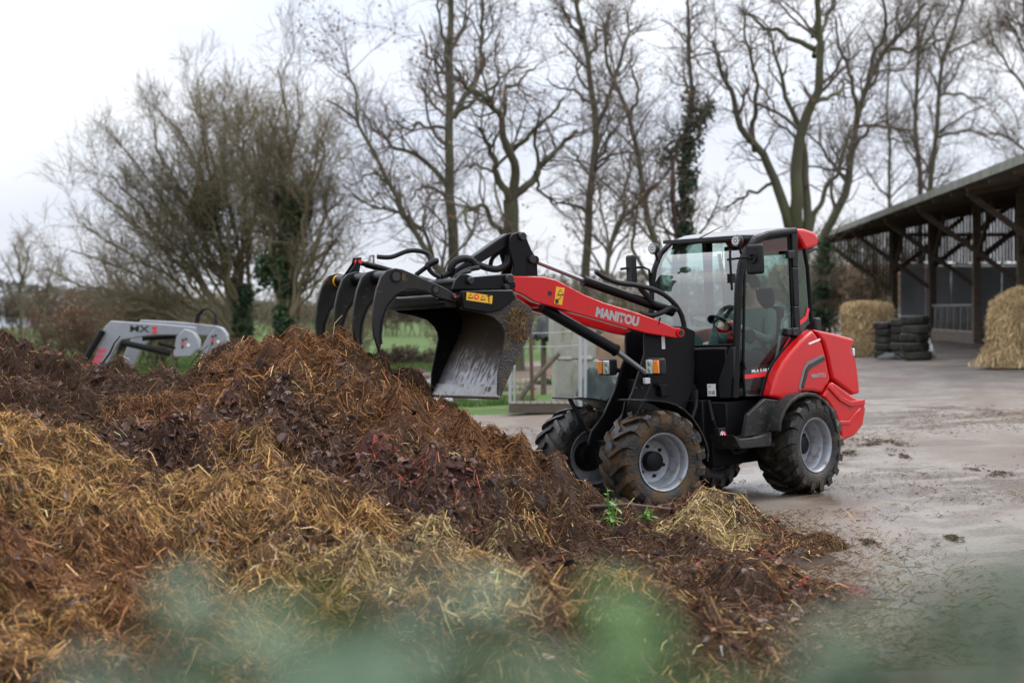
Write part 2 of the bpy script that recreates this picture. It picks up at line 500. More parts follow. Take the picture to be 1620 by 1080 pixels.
def blob(name, c, rx, ry, off, m, seed, rot=0.0, label=None):
    n = 44; a = np.linspace(0, 2*math.pi, n, endpoint=False)
    r = 1 + .32*fbm(np.cos(a)*1.6 + seed, np.sin(a)*1.6, seed*3.1, 3)
    x, y = rx*r*np.cos(a), ry*r*np.sin(a)
    X = c[0] + x*math.cos(rot) - y*math.sin(rot); Y = c[1] + x*math.sin(rot) + y*math.cos(rot)
    z = float(gz(c[0])) + off
    v = np.concatenate([np.stack([X, Y, gz(X)+off], 1), [[c[0], c[1], z]]])
    f = np.array([[i, (i+1) % n, n] for i in range(n)])
    return tag(npmesh(name, v, f, smooth=True, mat=m), kind='structure')
M['water'] = mat('standing_water', (.05,.042,.035), None, 4, .03, spec=.6, bump=.03, bscale=9)
M['redwater'] = mat('brown_seepage', (.030,.013,.009), (.042,.019,.012), 4, .16, spec=.5, bump=.05, bscale=12)
for i, (px, py, rx, ry) in enumerate([(700,632,.62,1.3),(772,630,.5,.9),(690,607,.75,3.5),(640,600,.6,3.0),(602,598,.5,2.5)]):
    g = G(px, py); blob('puddle', g, rx, ry, .010 if g[1] > 34 else .006, M['water'], i+1.7)
for px, py, rx, ry, sd_ in ((1350,935,.15,.42,5.3),(1338,985,.08,.22,2.6)): blob('puddle', G(px, py), rx, ry, .004+.0007*sd_, M['redwater'], sd_, .3)

# ================================================================ the muck heap
HP = []
def hp(px, py, d, dz=0.0):
    w = W(px, py, d); HP.append((w[0], w[1], w[2] + dz - float(gz(w[0]))))
for a in [(-120,551,17.6),(0,551,17.6),(60,572,17.7),(130,608,17.6),(190,622,17.4),(240,632,17.2),(300,626,16.8),(335,608,16.5),(375,562,16.2),(420,548,15.9),
          (470,533,15.6),(512,527,15.45),(545,537,15.4),(575,562,15.35),(605,592,15.4),(640,612,15.5),(690,634,15.6),(716,655,15.6),(745,672,15.2),(790,677,14.95),
          (826,705,14.8),(856,748,14.7),(900,780,14.6),(950,792,14.4),(1000,820,14.3),(1050,830,14.2),(1100,812,13.9),(1175,812,13.8),(1195,842,13.6),
          (400,600,15.0),(250,640,15.2),(120,640,15.4),(520,600,14.8),(600,660,14.5),(700,700,14.2),
          (180,690,14.0),(350,650,14.3),(450,640,14.2),(520,690,13.6),(640,740,13.3),(760,775,13.2),(850,816,13.2),(950,855,13.3),
          (0,662,11.9),(60,672,12.0),(120,725,12.3),(180,775,12.2),(300,760,12.4),(400,750,12.6),(520,775,12.2),(580,800,12.0),(620,850,11.6),(700,860,11.9),
          (-100,700,11.0),(0,760,10.8),(100,800,10.9),(250,850,10.8),(400,830,11.2),(500,850,11.1),(560,880,10.9),(0,900,9.7),(150,950,9.6),(300,930,10.0),(450,940,10.1),(600,930,10.6),
          (0,1060,8.6),(200,1060,8.8),(800,880,12.0),(900,880,12.4),(1000,880,12.7),(1100,868,13.0),(1140,790,13.9),(1170,838,13.4),(1120,838,13.4)]:
    hp(*a)
for a in [(900,960,9.9),(1100,950,10.3),(1200,930,11.0),(1265,925,11.4),(700,980,9.5),(1230,1000,9.6),(1000,1030,8.9),(1150,1040,8.8),(800,1050,8.6),(1280,990,10.1)]: hp(*a)
for x, y, z in [(1.75,12.3,.02),(1.95,11.8,-.03),(1.95,10.4,-.03),(1.65,9.0,-.03),(1.5,8,-.03),(.5,8.2,.03),(-.6,8.6,.05),(-1.5,8.0,.08),(-2.6,7.6,.12),(-3.5,7.4,.1),(0,7.2,.0),(2.5,11,-.08),(2.4,13.5,-.06),(1.9,14.3,-.03),(1.4,15.2,-.04),(.8,15.5,-.05),
                (.3,16.2,-.05),(-.3,16.7,-.05),(.9,17,-.1),(-.6,17.6,-.05),(-1.4,17.6,.1),(-2.2,18,.25),(-3,18.8,.35),(-3.8,19.2,.5),(-5,19.5,.5),(-2,19.5,-.1),(-4,21,-.1),(-6,21,-.1),(-6.5,17,.9),(-6.5,12,.8),(0,19,-.2),(2.5,17,-.2),(2.6,15.5,-.12),(-5.5,9,.4),(-5,7,0),(2.4,8,-.08)]:
    HP.append((x, y, z))
HP = np.array(HP)
def _tps():
    P = HP[:, :2]; n = len(P)
    d = np.linalg.norm(P[:, None] - P[None], axis=-1)
    K = np.where(d > 0, d*d*np.log(d + 1e-12), 0) + np.eye(n)*.02
    A = np.zeros((n+3, n+3)); A[:n,:n] = K; A[:n,n] = 1; A[:n,n+1:] = P; A[n,:n] = 1; A[n+1:,:n] = P.T
    return np.linalg.solve(A, np.concatenate([HP[:, 2], np.zeros(3)]))
_w = _tps()
def heap_base(x, y):
    x = np.asarray(x, float); y = np.asarray(y, float); r = _w[-3] + _w[-2]*x + _w[-1]*y
    for (a, b_, _), w in zip(HP, _w[:-3]):
        d2 = (x-a)**2 + (y-b_)**2
        r = r + w * np.where(d2 > 0, .5*d2*np.log(d2 + 1e-12), 0)
    return r
def heap_z(x, y):
    h = heap_base(x, y)
    e = np.clip(h/.22, 0, 1)
    wx, wy = x + .10*fbm(x*2.3, y*2.3, 3., 2), y + .10*fbm(x*2.3+7, y*2.3, 6., 2)
    n = .08*fbm(x*1.3, y*1.3, .4, 2) + .27*(np.abs(vnoise(wx*2.4+4, wy*1.9, 2.))-.38) + .18*(np.abs(vnoise(wx*4.9+1, wy*4.3, 5.))-.33) + .085*(np.abs(vnoise(wx*11+1, wy*10, 7.))-.33) + .045*(np.abs(vnoise(x*24, y*22, 9.))-.33)
    return gz(x) + h + n*(.12 + .88*e) - .008
hx = np.arange(-5.6, 2.5, .027); hy_ = np.concatenate([np.arange(7.2, 17.0, .028), np.arange(17.0, 21, .06)])
HX, HYY = np.meshgrid(hx, hy_); HZ = heap_z(HX, HYY)
HB = HZ - gz(HX)
def heap_zi(x, y):                         # bilinear look-up
    i = np.clip(np.searchsorted(hx, x) - 1, 0, len(hx)-2); j = np.clip(np.searchsorted(hy_, y) - 1, 0, len(hy_)-2)
    u = (x - hx[i])/(hx[i+1]-hx[i]); v = (y - hy_[j])/(hy_[j+1]-hy_[j])
    return HZ[j,i]*(1-u)*(1-v) + HZ[j,i+1]*u*(1-v) + HZ[j+1,i]*(1-u)*v + HZ[j+1,i+1]*u*v
def hit(px, py):                           # pixel -> heap surface
    d = np.arange(8.0, 20, .02); x = (px-CX)/F*d; z = H-(py-HY)/F*d
    k = np.argmax(heap_zi(x, d) >= z); return np.array([x[k], d[k], z[k]])

# what lies where on the heap: patches of (px, py, radius x, radius y in metres, kind)
KIND = ['muck', 'rust', 'gold', 'pale', 'litter', 'red']
ZN = []
for px, py, rx, ry, k, w in [
    (60,590,1.2,1.2,0,1.4),(180,610,.7,.8,0,1.3),(300,650,.6,.6,1,.7),(100,650,.6,.5,0,1.2),(230,660,.5,.5,1,1.2),(60,615,.5,.4,1,.5),
    (420,565,.5,.6,1,1.2),(510,550,.4,.5,1,1.5),(400,600,.6,.5,1,1.2),(600,640,.5,.5,1,1.4),(700,660,.4,.4,1,1.4),(540,590,.25,.3,0,1.0),(640,600,.3,.3,0,.9),(790,700,.35,.45,1,1.5),(720,690,.3,.3,1,1.2),
    (850,765,.4,.5,0,1.3),(830,730,.3,.3,1,1.3),(930,800,.4,.5,0,1.3),
    (200,700,.35,.6,4,1.6),(300,715,.4,.5,4,1.6),(420,650,.35,.5,4,1.6),(470,670,.3,.4,4,1.4),(330,680,.35,.35,1,.8),(520,700,.3,.4,4,1.5),(600,760,.35,.4,4,1.5),(680,760,.35,.4,4,1.4),(730,800,.3,.4,4,1.3),
    (600,710,.18,.2,5,1.3),(660,735,.2,.2,5,1.5),(710,760,.2,.2,5,1.3),(1250,880,.12,.3,5,.9),(760,740,.2,.3,1,1.0),
    (40,690,.5,.6,2,1.6),(120,740,.5,.5,2,1.7),(60,800,.6,.5,2,1.3),(250,775,.5,.4,2,1.8),(380,780,.5,.4,2,1.8),(500,800,.45,.4,2,1.8),(380,700,.3,.3,2,1.1),(430,715,.25,.25,2,1.2),(570,820,.3,.3,2,1.3),
    (60,900,.6,.5,1,1.3),(180,880,.4,.4,1,.9),(300,860,.4,.35,2,1.2),(60,1010,.5,.5,2,1.2),(200,980,.5,.5,1,1.1),(420,900,.4,.4,2,1.4),(520,900,.4,.4,3,1.0),(620,920,.4,.5,3,1.2),(400,990,.5,.5,2,1.1),(720,860,.35,.4,3,1.1),(700,900,.4,.5,2,1.0),
    (820,880,.4,.5,0,1.0),(800,930,.4,.5,3,.7),(960,870,.4,.5,0,1.3),(1080,880,.4,.5,0,1.3),(950,960,.5,.6,0,.9),(1100,950,.4,.5,0,1.0),(1000,920,.4,.4,2,.5),(880,940,.3,.3,2,.7),(1200,920,.3,.4,0,1.1),(1280,915,.15,.3,3,.9),
    (1140,830,.28,.45,3,2.2),(1110,800,.2,.3,3,1.6),(860,850,.2,.2,2,.8)]:
    q = hit(px, py); ZN.append((q[0], q[1], rx*.62, ry*.62, k, w))
def zones(x, y):
    wob = .18*fbm(x*2.2, y*2.2, 7., 3); wob2 = .18*fbm(x*2.2+9, y*2.2, 4., 3)
    r = np.full((len(KIND),) + np.shape(x), .02); r[0] += .10
    for a, b_, rx, ry, k, w in ZN:
        r[k] += w * np.exp(-(((x+wob-a)/rx)**2 + ((y+wob2-b_)/ry)**2))
    r = r**1.15
    return r / r.sum(0)
BASEC = np.array([(.036,.019,.011),(.060,.027,.012),(.075,.038,.015),(.085,.054,.025),(.035,.021,.020),(.06,.022,.018)])
STRAW = np.array([(.080,.042,.023),(.205,.096,.039),(.37,.215,.083),(.41,.295,.14),(.115,.060,.035),(.22,.075,.04)])
HEAP = empty('manure_heap', (-1.5, 13, float(gz(-1.5))), label='big heap of brown manure and golden straw filling the foreground', cat='manure heap')
Zw = zones(HX, HYY)
bc_ = np.tensordot(BASEC.T, Zw, 1)
mottle = np.clip(1 + .35*fbm(HX*14, HYY*14, 2., 2), .5, 1.6)  # random mottling of the base tone
bc_ = np.moveaxis(bc_*mottle, 0, -1).reshape(-1, 3)
idx = np.arange(HX.size).reshape(HX.shape)
f = np.stack([idx[:-1,:-1], idx[:-1,1:], idx[1:,1:], idx[1:,:-1]], -1).reshape(-1, 4)
keep = (HB > -.02).ravel()[f].any(1)
M['muck'] = mat('wet_manure', (0,0,0), None, 30, .55, .8, bump=.9, bscale=70, attr=True, spec=.15)
off = np.array(HEAP.location)
ho = npmesh('heap_body', np.stack([HX, HYY, HZ], -1).reshape(-1, 3) - off, f[keep], bc_, True, M['muck'], HEAP)

M['straw'] = mat('straw_strands', (0,0,0), None, 3, .6, attr=True, transl=.10, spec=.12)
def strands(n_try, sampler, zf, name, parent, lmin, lmax, wid, lift, colf, seed, droop=.35, off=(0,0,0), along=None):
    """thin bent straw stalks: three-point ribbons with a fold, as one mesh"""
    g = np.random.default_rng(seed)
    x, y = sampler(g, n_try); n = len(x)
    L_ = lmin + (lmax-lmin) * g.random(n)**1.8
    swirl = 2.6*fbm(x*1.1, y*1.1, seed*.7, 2) + 1.5*vnoise(x*4, y*4, seed*.3)
    a = swirl + g.normal(0, 1.1, n) if along is None else along + g.normal(0, .5, n)
    dx, dy = np.cos(a)*L_/2, np.sin(a)*L_/2
    up = np.abs(g.normal(0, lift, n))
    z1, z2, z0 = zf(x-dx, y-dy), zf(x+dx, y+dy), zf(x, y)
    mz = np.maximum(z0, (z1+z2)/2)
    tilt = g.normal(0, .42, n)*L_
    A = np.stack([x-dx, y-dy, np.clip(z1, z0-.35*L_, z0+.5*L_) + up - tilt*.5], 1); B = np.stack([x+dx, y+dy, np.clip(z2, z0-.35*L_, z0+.5*L_) + up + tilt*.5], 1)
    A[:,2] = np.maximum(A[:,2], z1-.012); B[:,2] = np.maximum(B[:,2], z2-.012)
    C = np.stack([x, y, mz + up + droop*.06*L_ + .004], 1) + g.normal(0, .08, (n,3))*L_[:,None]*np.array([1,1,.3])
    d = B-A; d /= np.linalg.norm(d, axis=1, keepdims=True)
    rnd = g.normal(0, 1, (n,3)); s = np.cross(d, rnd); s /= np.linalg.norm(s, axis=1, keepdims=True)
    w = (wid*(.6+.8*g.random(n)))[:,None]/2
    V = np.stack([A-s*w, A+s*w, C-s*w, C+s*w, B-s*w*.7, B+s*w*.7], 1)
    fo = np.arange(n)[:,None,None]*6 + np.array([[0,1,3,2],[2,3,5,4]])[None]
    col = colf(x, y, n, g)
    return npmesh(name, V.reshape(-1,3) - np.array(off), fo.reshape(-1,4), np.repeat(col, 6, 0), False, M['straw'], parent)
def heap_sampler(power):
    def f(g, n):
        # drawn on the heap, thinning out towards the far back
        y = 7.6 + 12.0*g.random(n); x = -5.0 + 7.2*g.random(n)
        vis = (np.abs(x)/y*F < 860) & (heap_zi(x, y)-gz(x) > .03)
        z = zones(x, y)
        dens = z[0]*.60 + z[1]*1.0 + z[2]*1.0 + z[3]*.95 + z[4]*.75 + z[5]*.3
        dens = dens*np.clip(.75+.9*vnoise(x*9, y*9, 3.3), .25, 1.2)
        k = vis & (g.random(n) < dens*np.clip(1.25-(y-8)/16, .4, 1)**power)
        return x[k], y[k]
    return f
def heap_col(br):
    def f(x, y, n, g):
        z = zones(x, y).T
        cum = z.cumsum(1); k = (g.random(n)[:,None] > cum).sum(1).clip(0, 5)
        c = STRAW[k] * np.exp(g.normal(0, .45, n))[:,None] * br
        dark = g.random(n) < .22; c[dark] *= .3
        c[:, 2] *= np.exp(g.normal(0, .2, n)); return np.clip(c, .006, .8)
    return f
o = strands(1150000, heap_sampler(.6), heap_zi, 'straw', HEAP, .02, .095, .0036, .012, heap_col(1.0), 11, off=off); tag(o, kind='stuff')
o = strands(110000, heap_sampler(.6), heap_zi, 'straw', HEAP, .05, .18, .0042, .026, heap_col(1.12), 12, off=off); tag(o, kind='stuff')

# dead leaves through the litter patches
M['leaf'] = mat('dead_leaves', (0,0,0), None, 3, .42, attr=True, spec=.22)
def leaves(n, name, sel, pal, size, seed, par, zf, offv):
    g = np.random.default_rng(seed)
    y = 8 + 10*g.random(n); x = -4.6 + 6.8*g.random(n)
    z = zones(x, y); k = (g.random(n) < sel(z)) & (heap_zi(x, y) - gz(x) > .03)
    x, y = x[k], y[k]; n = len(x)
    u = g.normal(0, 1, (n,3)); u[:,2] *= .45; u /= np.linalg.norm(u, axis=1, keepdims=True)
    nn = g.normal(0, .5, (n,3)); nn[:,2] += 1; v = np.cross(nn, u); v /= np.linalg.norm(v, axis=1, keepdims=True); w = np.cross(u, v)
    s = (size*(.35+1.2*g.random(n)**1.6))[:,None]
    c = np.stack([x, y, zf(x, y) + .012 + .02*g.random(n)], 1)
    cu = (g.random(n)[:,None]-.25)*1.3
    P = [c-u*s, c-u*s*.35+v*s*.55+w*s*cu, c+u*s*.45+v*s*.48+w*s*cu, c+u*s*1.05, c+u*s*.45-v*s*.48+w*s*cu, c-u*s*.35-v*s*.55+w*s*cu]
    V = np.stack(P, 1).reshape(-1,3) - offv
    fo = (np.arange(n)[:,None,None]*6 + np.array([[0,1,2,3],[0,3,4,5]])[None]).reshape(-1,4)
    col = pal[g.integers(0, len(pal), n)] * np.exp(g.normal(0, .35, n))[:,None]
    return npmesh(name, V, fo, np.repeat(col, 6, 0), False, M['leaf'], par)
o = leaves(130000, 'leaf_litter', lambda z: z[4]*.45 + z[1]*.012 + z[0]*.012 + .006, np.array([(.075,.042,.038),(.105,.062,.055),(.05,.03,.028),(.13,.075,.052),(.09,.05,.034)]), .029, 21, HEAP, heap_zi, off); tag(o, kind='stuff')
o = leaves(30000, 'leaf_litter', lambda z: z[5]*.6, np.array([(.22,.05,.035),(.30,.085,.055),(.14,.04,.035),(.20,.09,.07)]), .028, 22, HEAP, heap_zi, off); tag(o, kind='stuff')
# clods of dark muck breaking the surface
def clod_mesh(seed, n=(9, 7)):
    g = random.Random(seed); m = MB(); prof = []
    rings = []
    for j in range(n[1]+1):
        th = math.pi*j/n[1]; ring = []
        for i in range(n[0]):
            a = 2*math.pi*i/n[0]
            r = 1 + .28*float(fbm(math.cos(a)*math.sin(th)*1.4+seed*5, math.sin(a)*math.sin(th)*1.4, math.cos(th)*1.4+seed, 3)) + g.uniform(-.06,.06)
            ring.append((r*math.sin(th)*math.cos(a), r*math.sin(th)*math.sin(a), .7*r*math.cos(th)))
        rings.append(ring)
    m.loft(rings, True, False)
    return m.mesh('clod', 0)
M['clod'] = mat('dark_muck_clod', (.034,.020,.013), (.058,.032,.018), 18, .55, .8, bump=1.0, bscale=40, spec=.15)
clods = [clod_mesh(s) for s in range(5)]
for c in clods: c.materials.append(M['clod'])
g = np.random.default_rng(5); cnt = 0
while cnt < 120:
    x, y = -4.4 + 6.3*g.random(), 9 + 9*g.random()
    z = zones(np.array([x]), np.array([y]))[:,0]; h = heap_zi(np.array([x]), np.array([y]))[0]
    if h - gz(x) < .05 or g.random() > z[0] + .15*z[1]: continue
    o = link('clod', clods[cnt % 5], HEAP); s = .022 + .055*g.random()**2
    o.location = np.array([x, y, h + s*.2]) - off; o.scale = (s*1.2, s, s); o.rotation_euler = (g.random()*6, g.random()*6, g.random()*6); cnt += 1
# ================================================================ the red wheel loader
c1 = lambda x, y: (480 + x/3.6, 340 + y/3.6)
c2 = lambda x, y: (800 + x/4.5, 360 + y/4.5)
c3 = lambda x, y: (1000 + x/3.6, 340 + y/3.6)
c4 = lambda x, y: (840 + x/4.153, 560 + y/4.153)
c5 = lambda x, y: (1080 + x/3.6, 500 + y/3.6)
c6 = lambda x, y: (x/3.6, 360 + y/3.6)
c7 = lambda x, y: (1260 + x/3, 240 + y/3)
c8 = lambda x, y: (560 + x/4.05, 460 + y/4.05)

WB, TR = 1.60, 1.07                       # wheelbase, track
PIV = np.array([1.605, 17.214, 0.0]); PIV[2] = GS * (PIV[0] - 1.2)
def _frame(th):
    n = np.array([-GS, 0, 1.0]); n /= np.linalg.norm(n)
    t = math.radians(th); h = np.array([-math.sin(t), -math.cos(t), 0]); h -= n * h.dot(n); h /= np.linalg.norm(h)
    return np.stack([h, np.cross(n, h), n], 1)
FR = {'R': _frame(43.0), 'F': _frame(60.5)}
def S(p, k, Y=None, X=None, Z=None):
    """pixel -> point of the rear (R) or front (F) frame on a plane of that frame"""
    Mx = FR[k]; o = Mx.T @ (np.array([0, 0, H]) - PIV); d = Mx.T @ np.array([(p[0]-CX)/F, 1, -(p[1]-HY)/F])
    t = (Y-o[1])/d[1] if Y is not None else (X-o[0])/d[0] if X is not None else (Z-o[2])/d[2]
    return o + t * d
def SO(c, pts, k, Y):                     # outline in (X, Z)
    return [(q[0], q[2]) for q in (S(c(*p), k, Y=Y) for p in pts)]

rootM = Matrix.Identity(4)
for i in range(3):
    for j in range(3): rootM[i][j] = FR['R'][i, j]
    rootM[i][3] = PIV[i]
LO = empty('wheel_loader', label='red and black articulated wheel loader with glazed cab and raised boom on the wet yard', cat='loader')
LO.matrix_world = rootM
_rf = FR['R'].T @ FR['F']
MF = np.eye(4); MF[:3, :3] = _rf
def RB(): return MB()
def FB(): return MB(MF)

def strip(mb, pts, w, thick, nrm=1):
    """flat band following 3D points that lie in a plane Y = const"""
    pts = [np.array(p) for p in pts]; a, b = [], []
    for i, p in enumerate(pts):
        t = pts[min(i+1, len(pts)-1)] - pts[max(i-1, 0)]; t /= np.linalg.norm(t)
        n = np.array([-t[2], 0, t[0]]) * w / 2
        a.append(p + n); b.append(p - n)
    o = a + b[::-1]
    return mb.prism([(q[0], q[2]) for q in o], pts[0][1], pts[0][1] + thick * nrm)

def text_mesh(body, width, height, bold=0.0):
    cu = bpy.data.curves.new('lettering', 'FONT'); cu.body = body; cu.extrude = 0.0; cu.offset = bold
    o = bpy.data.objects.new('lettering', cu); COL.objects.link(o)
    bpy.context.view_layer.update()
    me = bpy.data.meshes.new_from_object(o.evaluated_get(bpy.context.evaluated_depsgraph_get()))
    bpy.data.objects.remove(o)
    v = np.array([x.co[:] for x in me.vertices])
    mn, mx = v.min(0), v.max(0)
    for x in me.vertices:
        x.co = ((x.co.x - mn[0]) / (mx[0]-mn[0]) * width, (x.co.y - mn[1]) / (mx[1]-mn[1]) * height, 0)
    return me
def lettering(body, o, right, up, width, height, mt, parent, name='lettering', bold=0.0, A=None):
    """o, right, up in the parent's axes"""
    me = text_mesh(body, width, height, bold)
    right = np.array(right, float); right /= np.linalg.norm(right)
    up = np.array(up, float); up -= right * up.dot(right); up /= np.linalg.norm(up)
    B = np.stack([right, up, np.cross(right, up)], 1)
    for x in me.vertices:
        q = np.array(o) + B @ np.array(x.co[:])
        if A is not None: q = A[:3, :3] @ q + A[:3, 3]
        x.co = q
    return link(name, me, parent, mt)
def letter_px(body, pa, pb, hpx, k, Y, mt, parent, bold=0.0):
    a, b = S(pa, k, Y=Y), S(pb, k, Y=Y)
    hgt = hpx * 0.0052
    return lettering(body, a, b - a, (0, 0, 1), np.linalg.norm(b - a), hgt, mt, parent, bold=bold, A=MF if k == 'F' else None)

# ---------------------------------------------------------------- wheels
def wheel_meshes():
    t = MB()
    body = [(.232,.150),(.245,.168),(.285,.186),(.335,.190),(.372,.176),(.392,.140),(.398,.07),(.400,0),
            (.398,-.07),(.392,-.140),(.372,-.176),(.335,-.190),(.285,-.186),(.245,-.168),(.232,-.150)]
    t.lathe(body, (0, 0, 0), 56)
    NL = 17
    for side in (1, -1):
        for k in range(NL):
            a0 = 2*math.pi*(k + (0.5 if side < 0 else 0)) / NL
            st = []
            #        y     dangle  rin   rout  half width (arc)
            for y, da, ri, ro, hw in ((-.012,.00,.385,.424,.017),(.05,.075,.385,.426,.020),(.115,.17,.380,.425,.024),(.166,.255,.360,.418,.029),(.192,.295,.335,.395,.031),(.196,.305,.318,.345,.031)):
                ring = []
                for r, s in ((ri,-1.15),(ro,-1),(ro,1),(ri,1.15)):
                    an = a0 + da + s * hw / ro
                    ring.append((r*math.cos(an), side*y, r*math.sin(an)))
                st.append(ring)
            t.loft(st)
    tm = t.mesh('tyre', 30)
    r = MB()
    r.lathe([(.232,.150),(.240,.166),(.2375,.172),(.228,.168),(.216,.150),(.212,.095),(.196,.080),(.190,.030),(.178,.018),(.172,-.02),(.150,-.030),(.06,-.030)], (0,0,0), 48)
    r.lathe([(.232,-.150),(.240,-.166),(.2375,-.172),(.226,-.166),(.214,-.14),(.205,-.06),(.172,-.045),(.06,-.045)], (0,0,0), 48)
    rm = r.mesh('rim', 40)
    h = MB()
    h.lathe([(.0005,.046),(.070,.046),(.080,.038),(.084,-.028)], (0,0,0), 28)
    for k in range(6):
        a = k*math.pi/3 + .5
        h.lathe([(.0005,-.012),(.013,-.012),(.015,-.03)], (.125*math.cos(a), 0, .125*math.sin(a)), 8)
    h.lathe([(.0005,-.13),(.10,-.13),(.13,-.09),(.13,-.044)], (0,0,0), 24)
    hm = h.mesh('hub', 40)
    return tm, rm, hm
tyre_me, rim_me, hub_me = wheel_meshes()
tyre_clean = tyre_me.copy()
tyre_me.materials.append(M['tyre']); tyre_clean.materials.append(M['tyre_clean'])
for k, X, side, spin, tm in (('F', WB/2, 1, .2, tyre_me), ('F', WB/2, -1, .5, tyre_clean), ('R', -WB/2, 1, .1, tyre_clean), ('R', -WB/2, -1, .9, tyre_clean)):
    A = Matrix(MF.tolist()) if k == 'F' else Matrix.Identity(4)
    w = empty('wheel'); w.parent = LO
    w.matrix_local = A @ Matrix.Translation((X, side*TR/2, .42)) @ Matrix.Rotation(0 if side > 0 else math.pi, 4, 'Z') @ Matrix.Rotation(spin, 4, 'Y')
    link('tyre', tm, w); link('rim', rim_me, w, M['rim']); link('hub', hub_me, w, M['black'])

# ---------------------------------------------------------------- rear body: frame, cab, hood
cw = .47
b = RB()
b.box((-.80, 0, .46), (1.70, .46, .34)); b.box((-.30, 0, .70), (.72, .80, .30)); b.box((-1.05, 0, .74), (.9, .86, .2))
b.box((.02, 0, .62), (.22, .40, .5)); b.tube([(.02,0,.30),(.02,0,1.0)], .07, 14)
b.tube([(-WB/2,-.5,.42),(-WB/2,.5,.42)], .075, 14)
b.build('rear_chassis', M['black'], LO, bevel=.012)
b = RB(); b.tube([(-.02,.33,.70),(.02,.33,.52),(-.10,.34,.40),(-.28,.33,.42)], .02, 8); b.tube([(.06,.22,.86),(.12,.3,.70),(.05,.3,.55)], .016, 8)
b.tube([(.1,.12,.95),(.22,.2,.82),(.3,.2,.7)], .016, 8)
b.build('hydraulic_hose', M['hose'], LO)
# step plate, dusty guard in front of the rear wheel
st_o = SO(c5, [(288,676),(330,700),(420,690),(508,662),(506,740),(330,756)], 'R', .66)
RB().prism(st_o, .40, .66).build('step', M['fender'], LO, bevel=.008)
gd = SO(c5, [(350,690),(372,560),(470,470),(560,480),(600,520),(560,560),(535,650),(505,662)], 'R', .60)
RB().prism(gd, .56, .60).build('mudguard', M['fender'], LO, bevel=.006)
b = RB(); q = S(c5(230, 678), 'R', Y=.50)
b.lathe([(.0005,.006),(.036,.006),(.036,-.004)], (q[0], .50, q[2]), 24); sg = b.build('warning_sign', M['white'], LO)
b = RB(); b.lathe([(.028,.0075),(.036,.0075),(.037,.004)], (q[0], .50, q[2]), 24); b.bar((q[0]-.02,.5075,q[2]+.02),(q[0]+.02,.5075,q[2]-.02),.002,.008,(0,1,0)); b.build('sign_border', M['reddecal'], sg)
b = RB(); b.prism([(q[0]-.004,q[2]-.024),(q[0]+.008,q[2]-.018),(q[0]+.006,q[2]+.012),(q[0],q[2]+.024),(q[0]-.007,q[2]+.010)], .5065, .5070); b.build('pictogram', M['ink'], sg)
RB().box((q[0], .47, q[2]), (.10, .05, .12)).build('sign_bracket', M['black'], LO, bevel=.005)

def arch(path, y0, y1, ctr, th):
    o = path + [(x + (ctr[0]-x) * th / math.hypot(ctr[0]-x, ctr[1]-z), z + (ctr[1]-z) * th / math.hypot(ctr[0]-x, ctr[1]-z)) for x, z in path[::-1]]
    n = len(o)
    m = MB(); k = len(path)
    vs = [(x, y0, z) for x, z in o] + [(x, y1, z) for x, z in o]; fs = []
    for i in range(k - 1):
        fs += [(i, i+1, n-2-i, n-1-i), (n+i+1, n+i, 2*n-1-i, 2*n-2-i)]
    fs += [(i, n+i, n+(i+1) % n, (i+1) % n) for i in range(n)]
    return m.add(vs, fs)
rp = SO(c5, [(548,655),(556,590),(580,530),(615,480),(660,448),(712,432),(762,440),(806,468),(845,515),(872,575),(890,650)], 'R', .735)
for s in (1, -1):
    m = arch(rp, s*.38, s*.735, (-WB/2, .42), .035); m.build('rear_fender', M['fender'], LO, bevel=.01)
# hood panels
side = SO(c5, [(505,458),(520,400),(540,330),(575,262),(620,202),(680,135),(742,78),(796,152),(816,222),(845,360),(798,440),(745,428),(690,430),(640,452),(592,488)], 'R', .60)
for s in (1, -1): RB().prism(side, s*.488, s*.60).build('hood_side', M['red'], LO, bevel=.028, seg=4)
for s in (1, -1): RB().prism(side, s*.474, s*.484).build('cab_dark_plate', M['ink'], LO)  # black plates added so the cab inside looks dark through the door
rear = SO(c5, [(750,76),(860,98),(975,128),(974,156),(958,195),(986,240),(1000,340),(1010,440),(972,448),(853,358),(824,220),(803,150)], 'R', .58)
RB().prism(rear, -.56, .585).build('rear_hood', M['red'], LO, bevel=.026, seg=4)
bump = SO(c5, [(853,372),(968,456),(1030,482),(1042,530),(1026,622),(980,680),(905,716),(898,640),(870,556),(840,505),(800,455)], 'R', .61)
RB().prism(bump, -.60, .615).build('rear_bumper', M['red'], LO, bevel=.022, seg=4)
b = RB(); strip(b, [S(c5(*p), 'R', Y=.612) for p in [(826,395),(850,420),(895,470),(950,500),(1032,488)]], .05, .016); b.build('bumper_crease', M['red'], LO, bevel=.012, seg=3)
b = RB(); strip(b, [S(c5(*p), 'R', Y=.612) for p in [(892,608),(945,606),(965,575),(1010,530)]], .035, .014); b.build('bumper_crease', M['red'], LO, bevel=.012, seg=3)
b = RB(); strip(b, [S(c5(*p), 'R', Y=.598) for p in [(662,415),(690,300),(712,268),(800,228)]], .030, .006); b.build('hood_trim', M['darkgrey'], LO)
b = RB(); strip(b, [S(c5(*p), 'R', Y=.600) for p in [(682,405),(708,308),(726,284),(805,240)]], .035, .008); b.build('air_intake', M['ink'], LO)
letter_px('MANITOU', c5(735,352), c5(815,345), 7, 'R', .604, M['grey'], LO, .02)
b = RB(); strip(b, [S(c5(*p), 'R', Y=.596) for p in [(715,158),(780,132)]], .016, .007); b.build('hood_script', M['white'], LO)
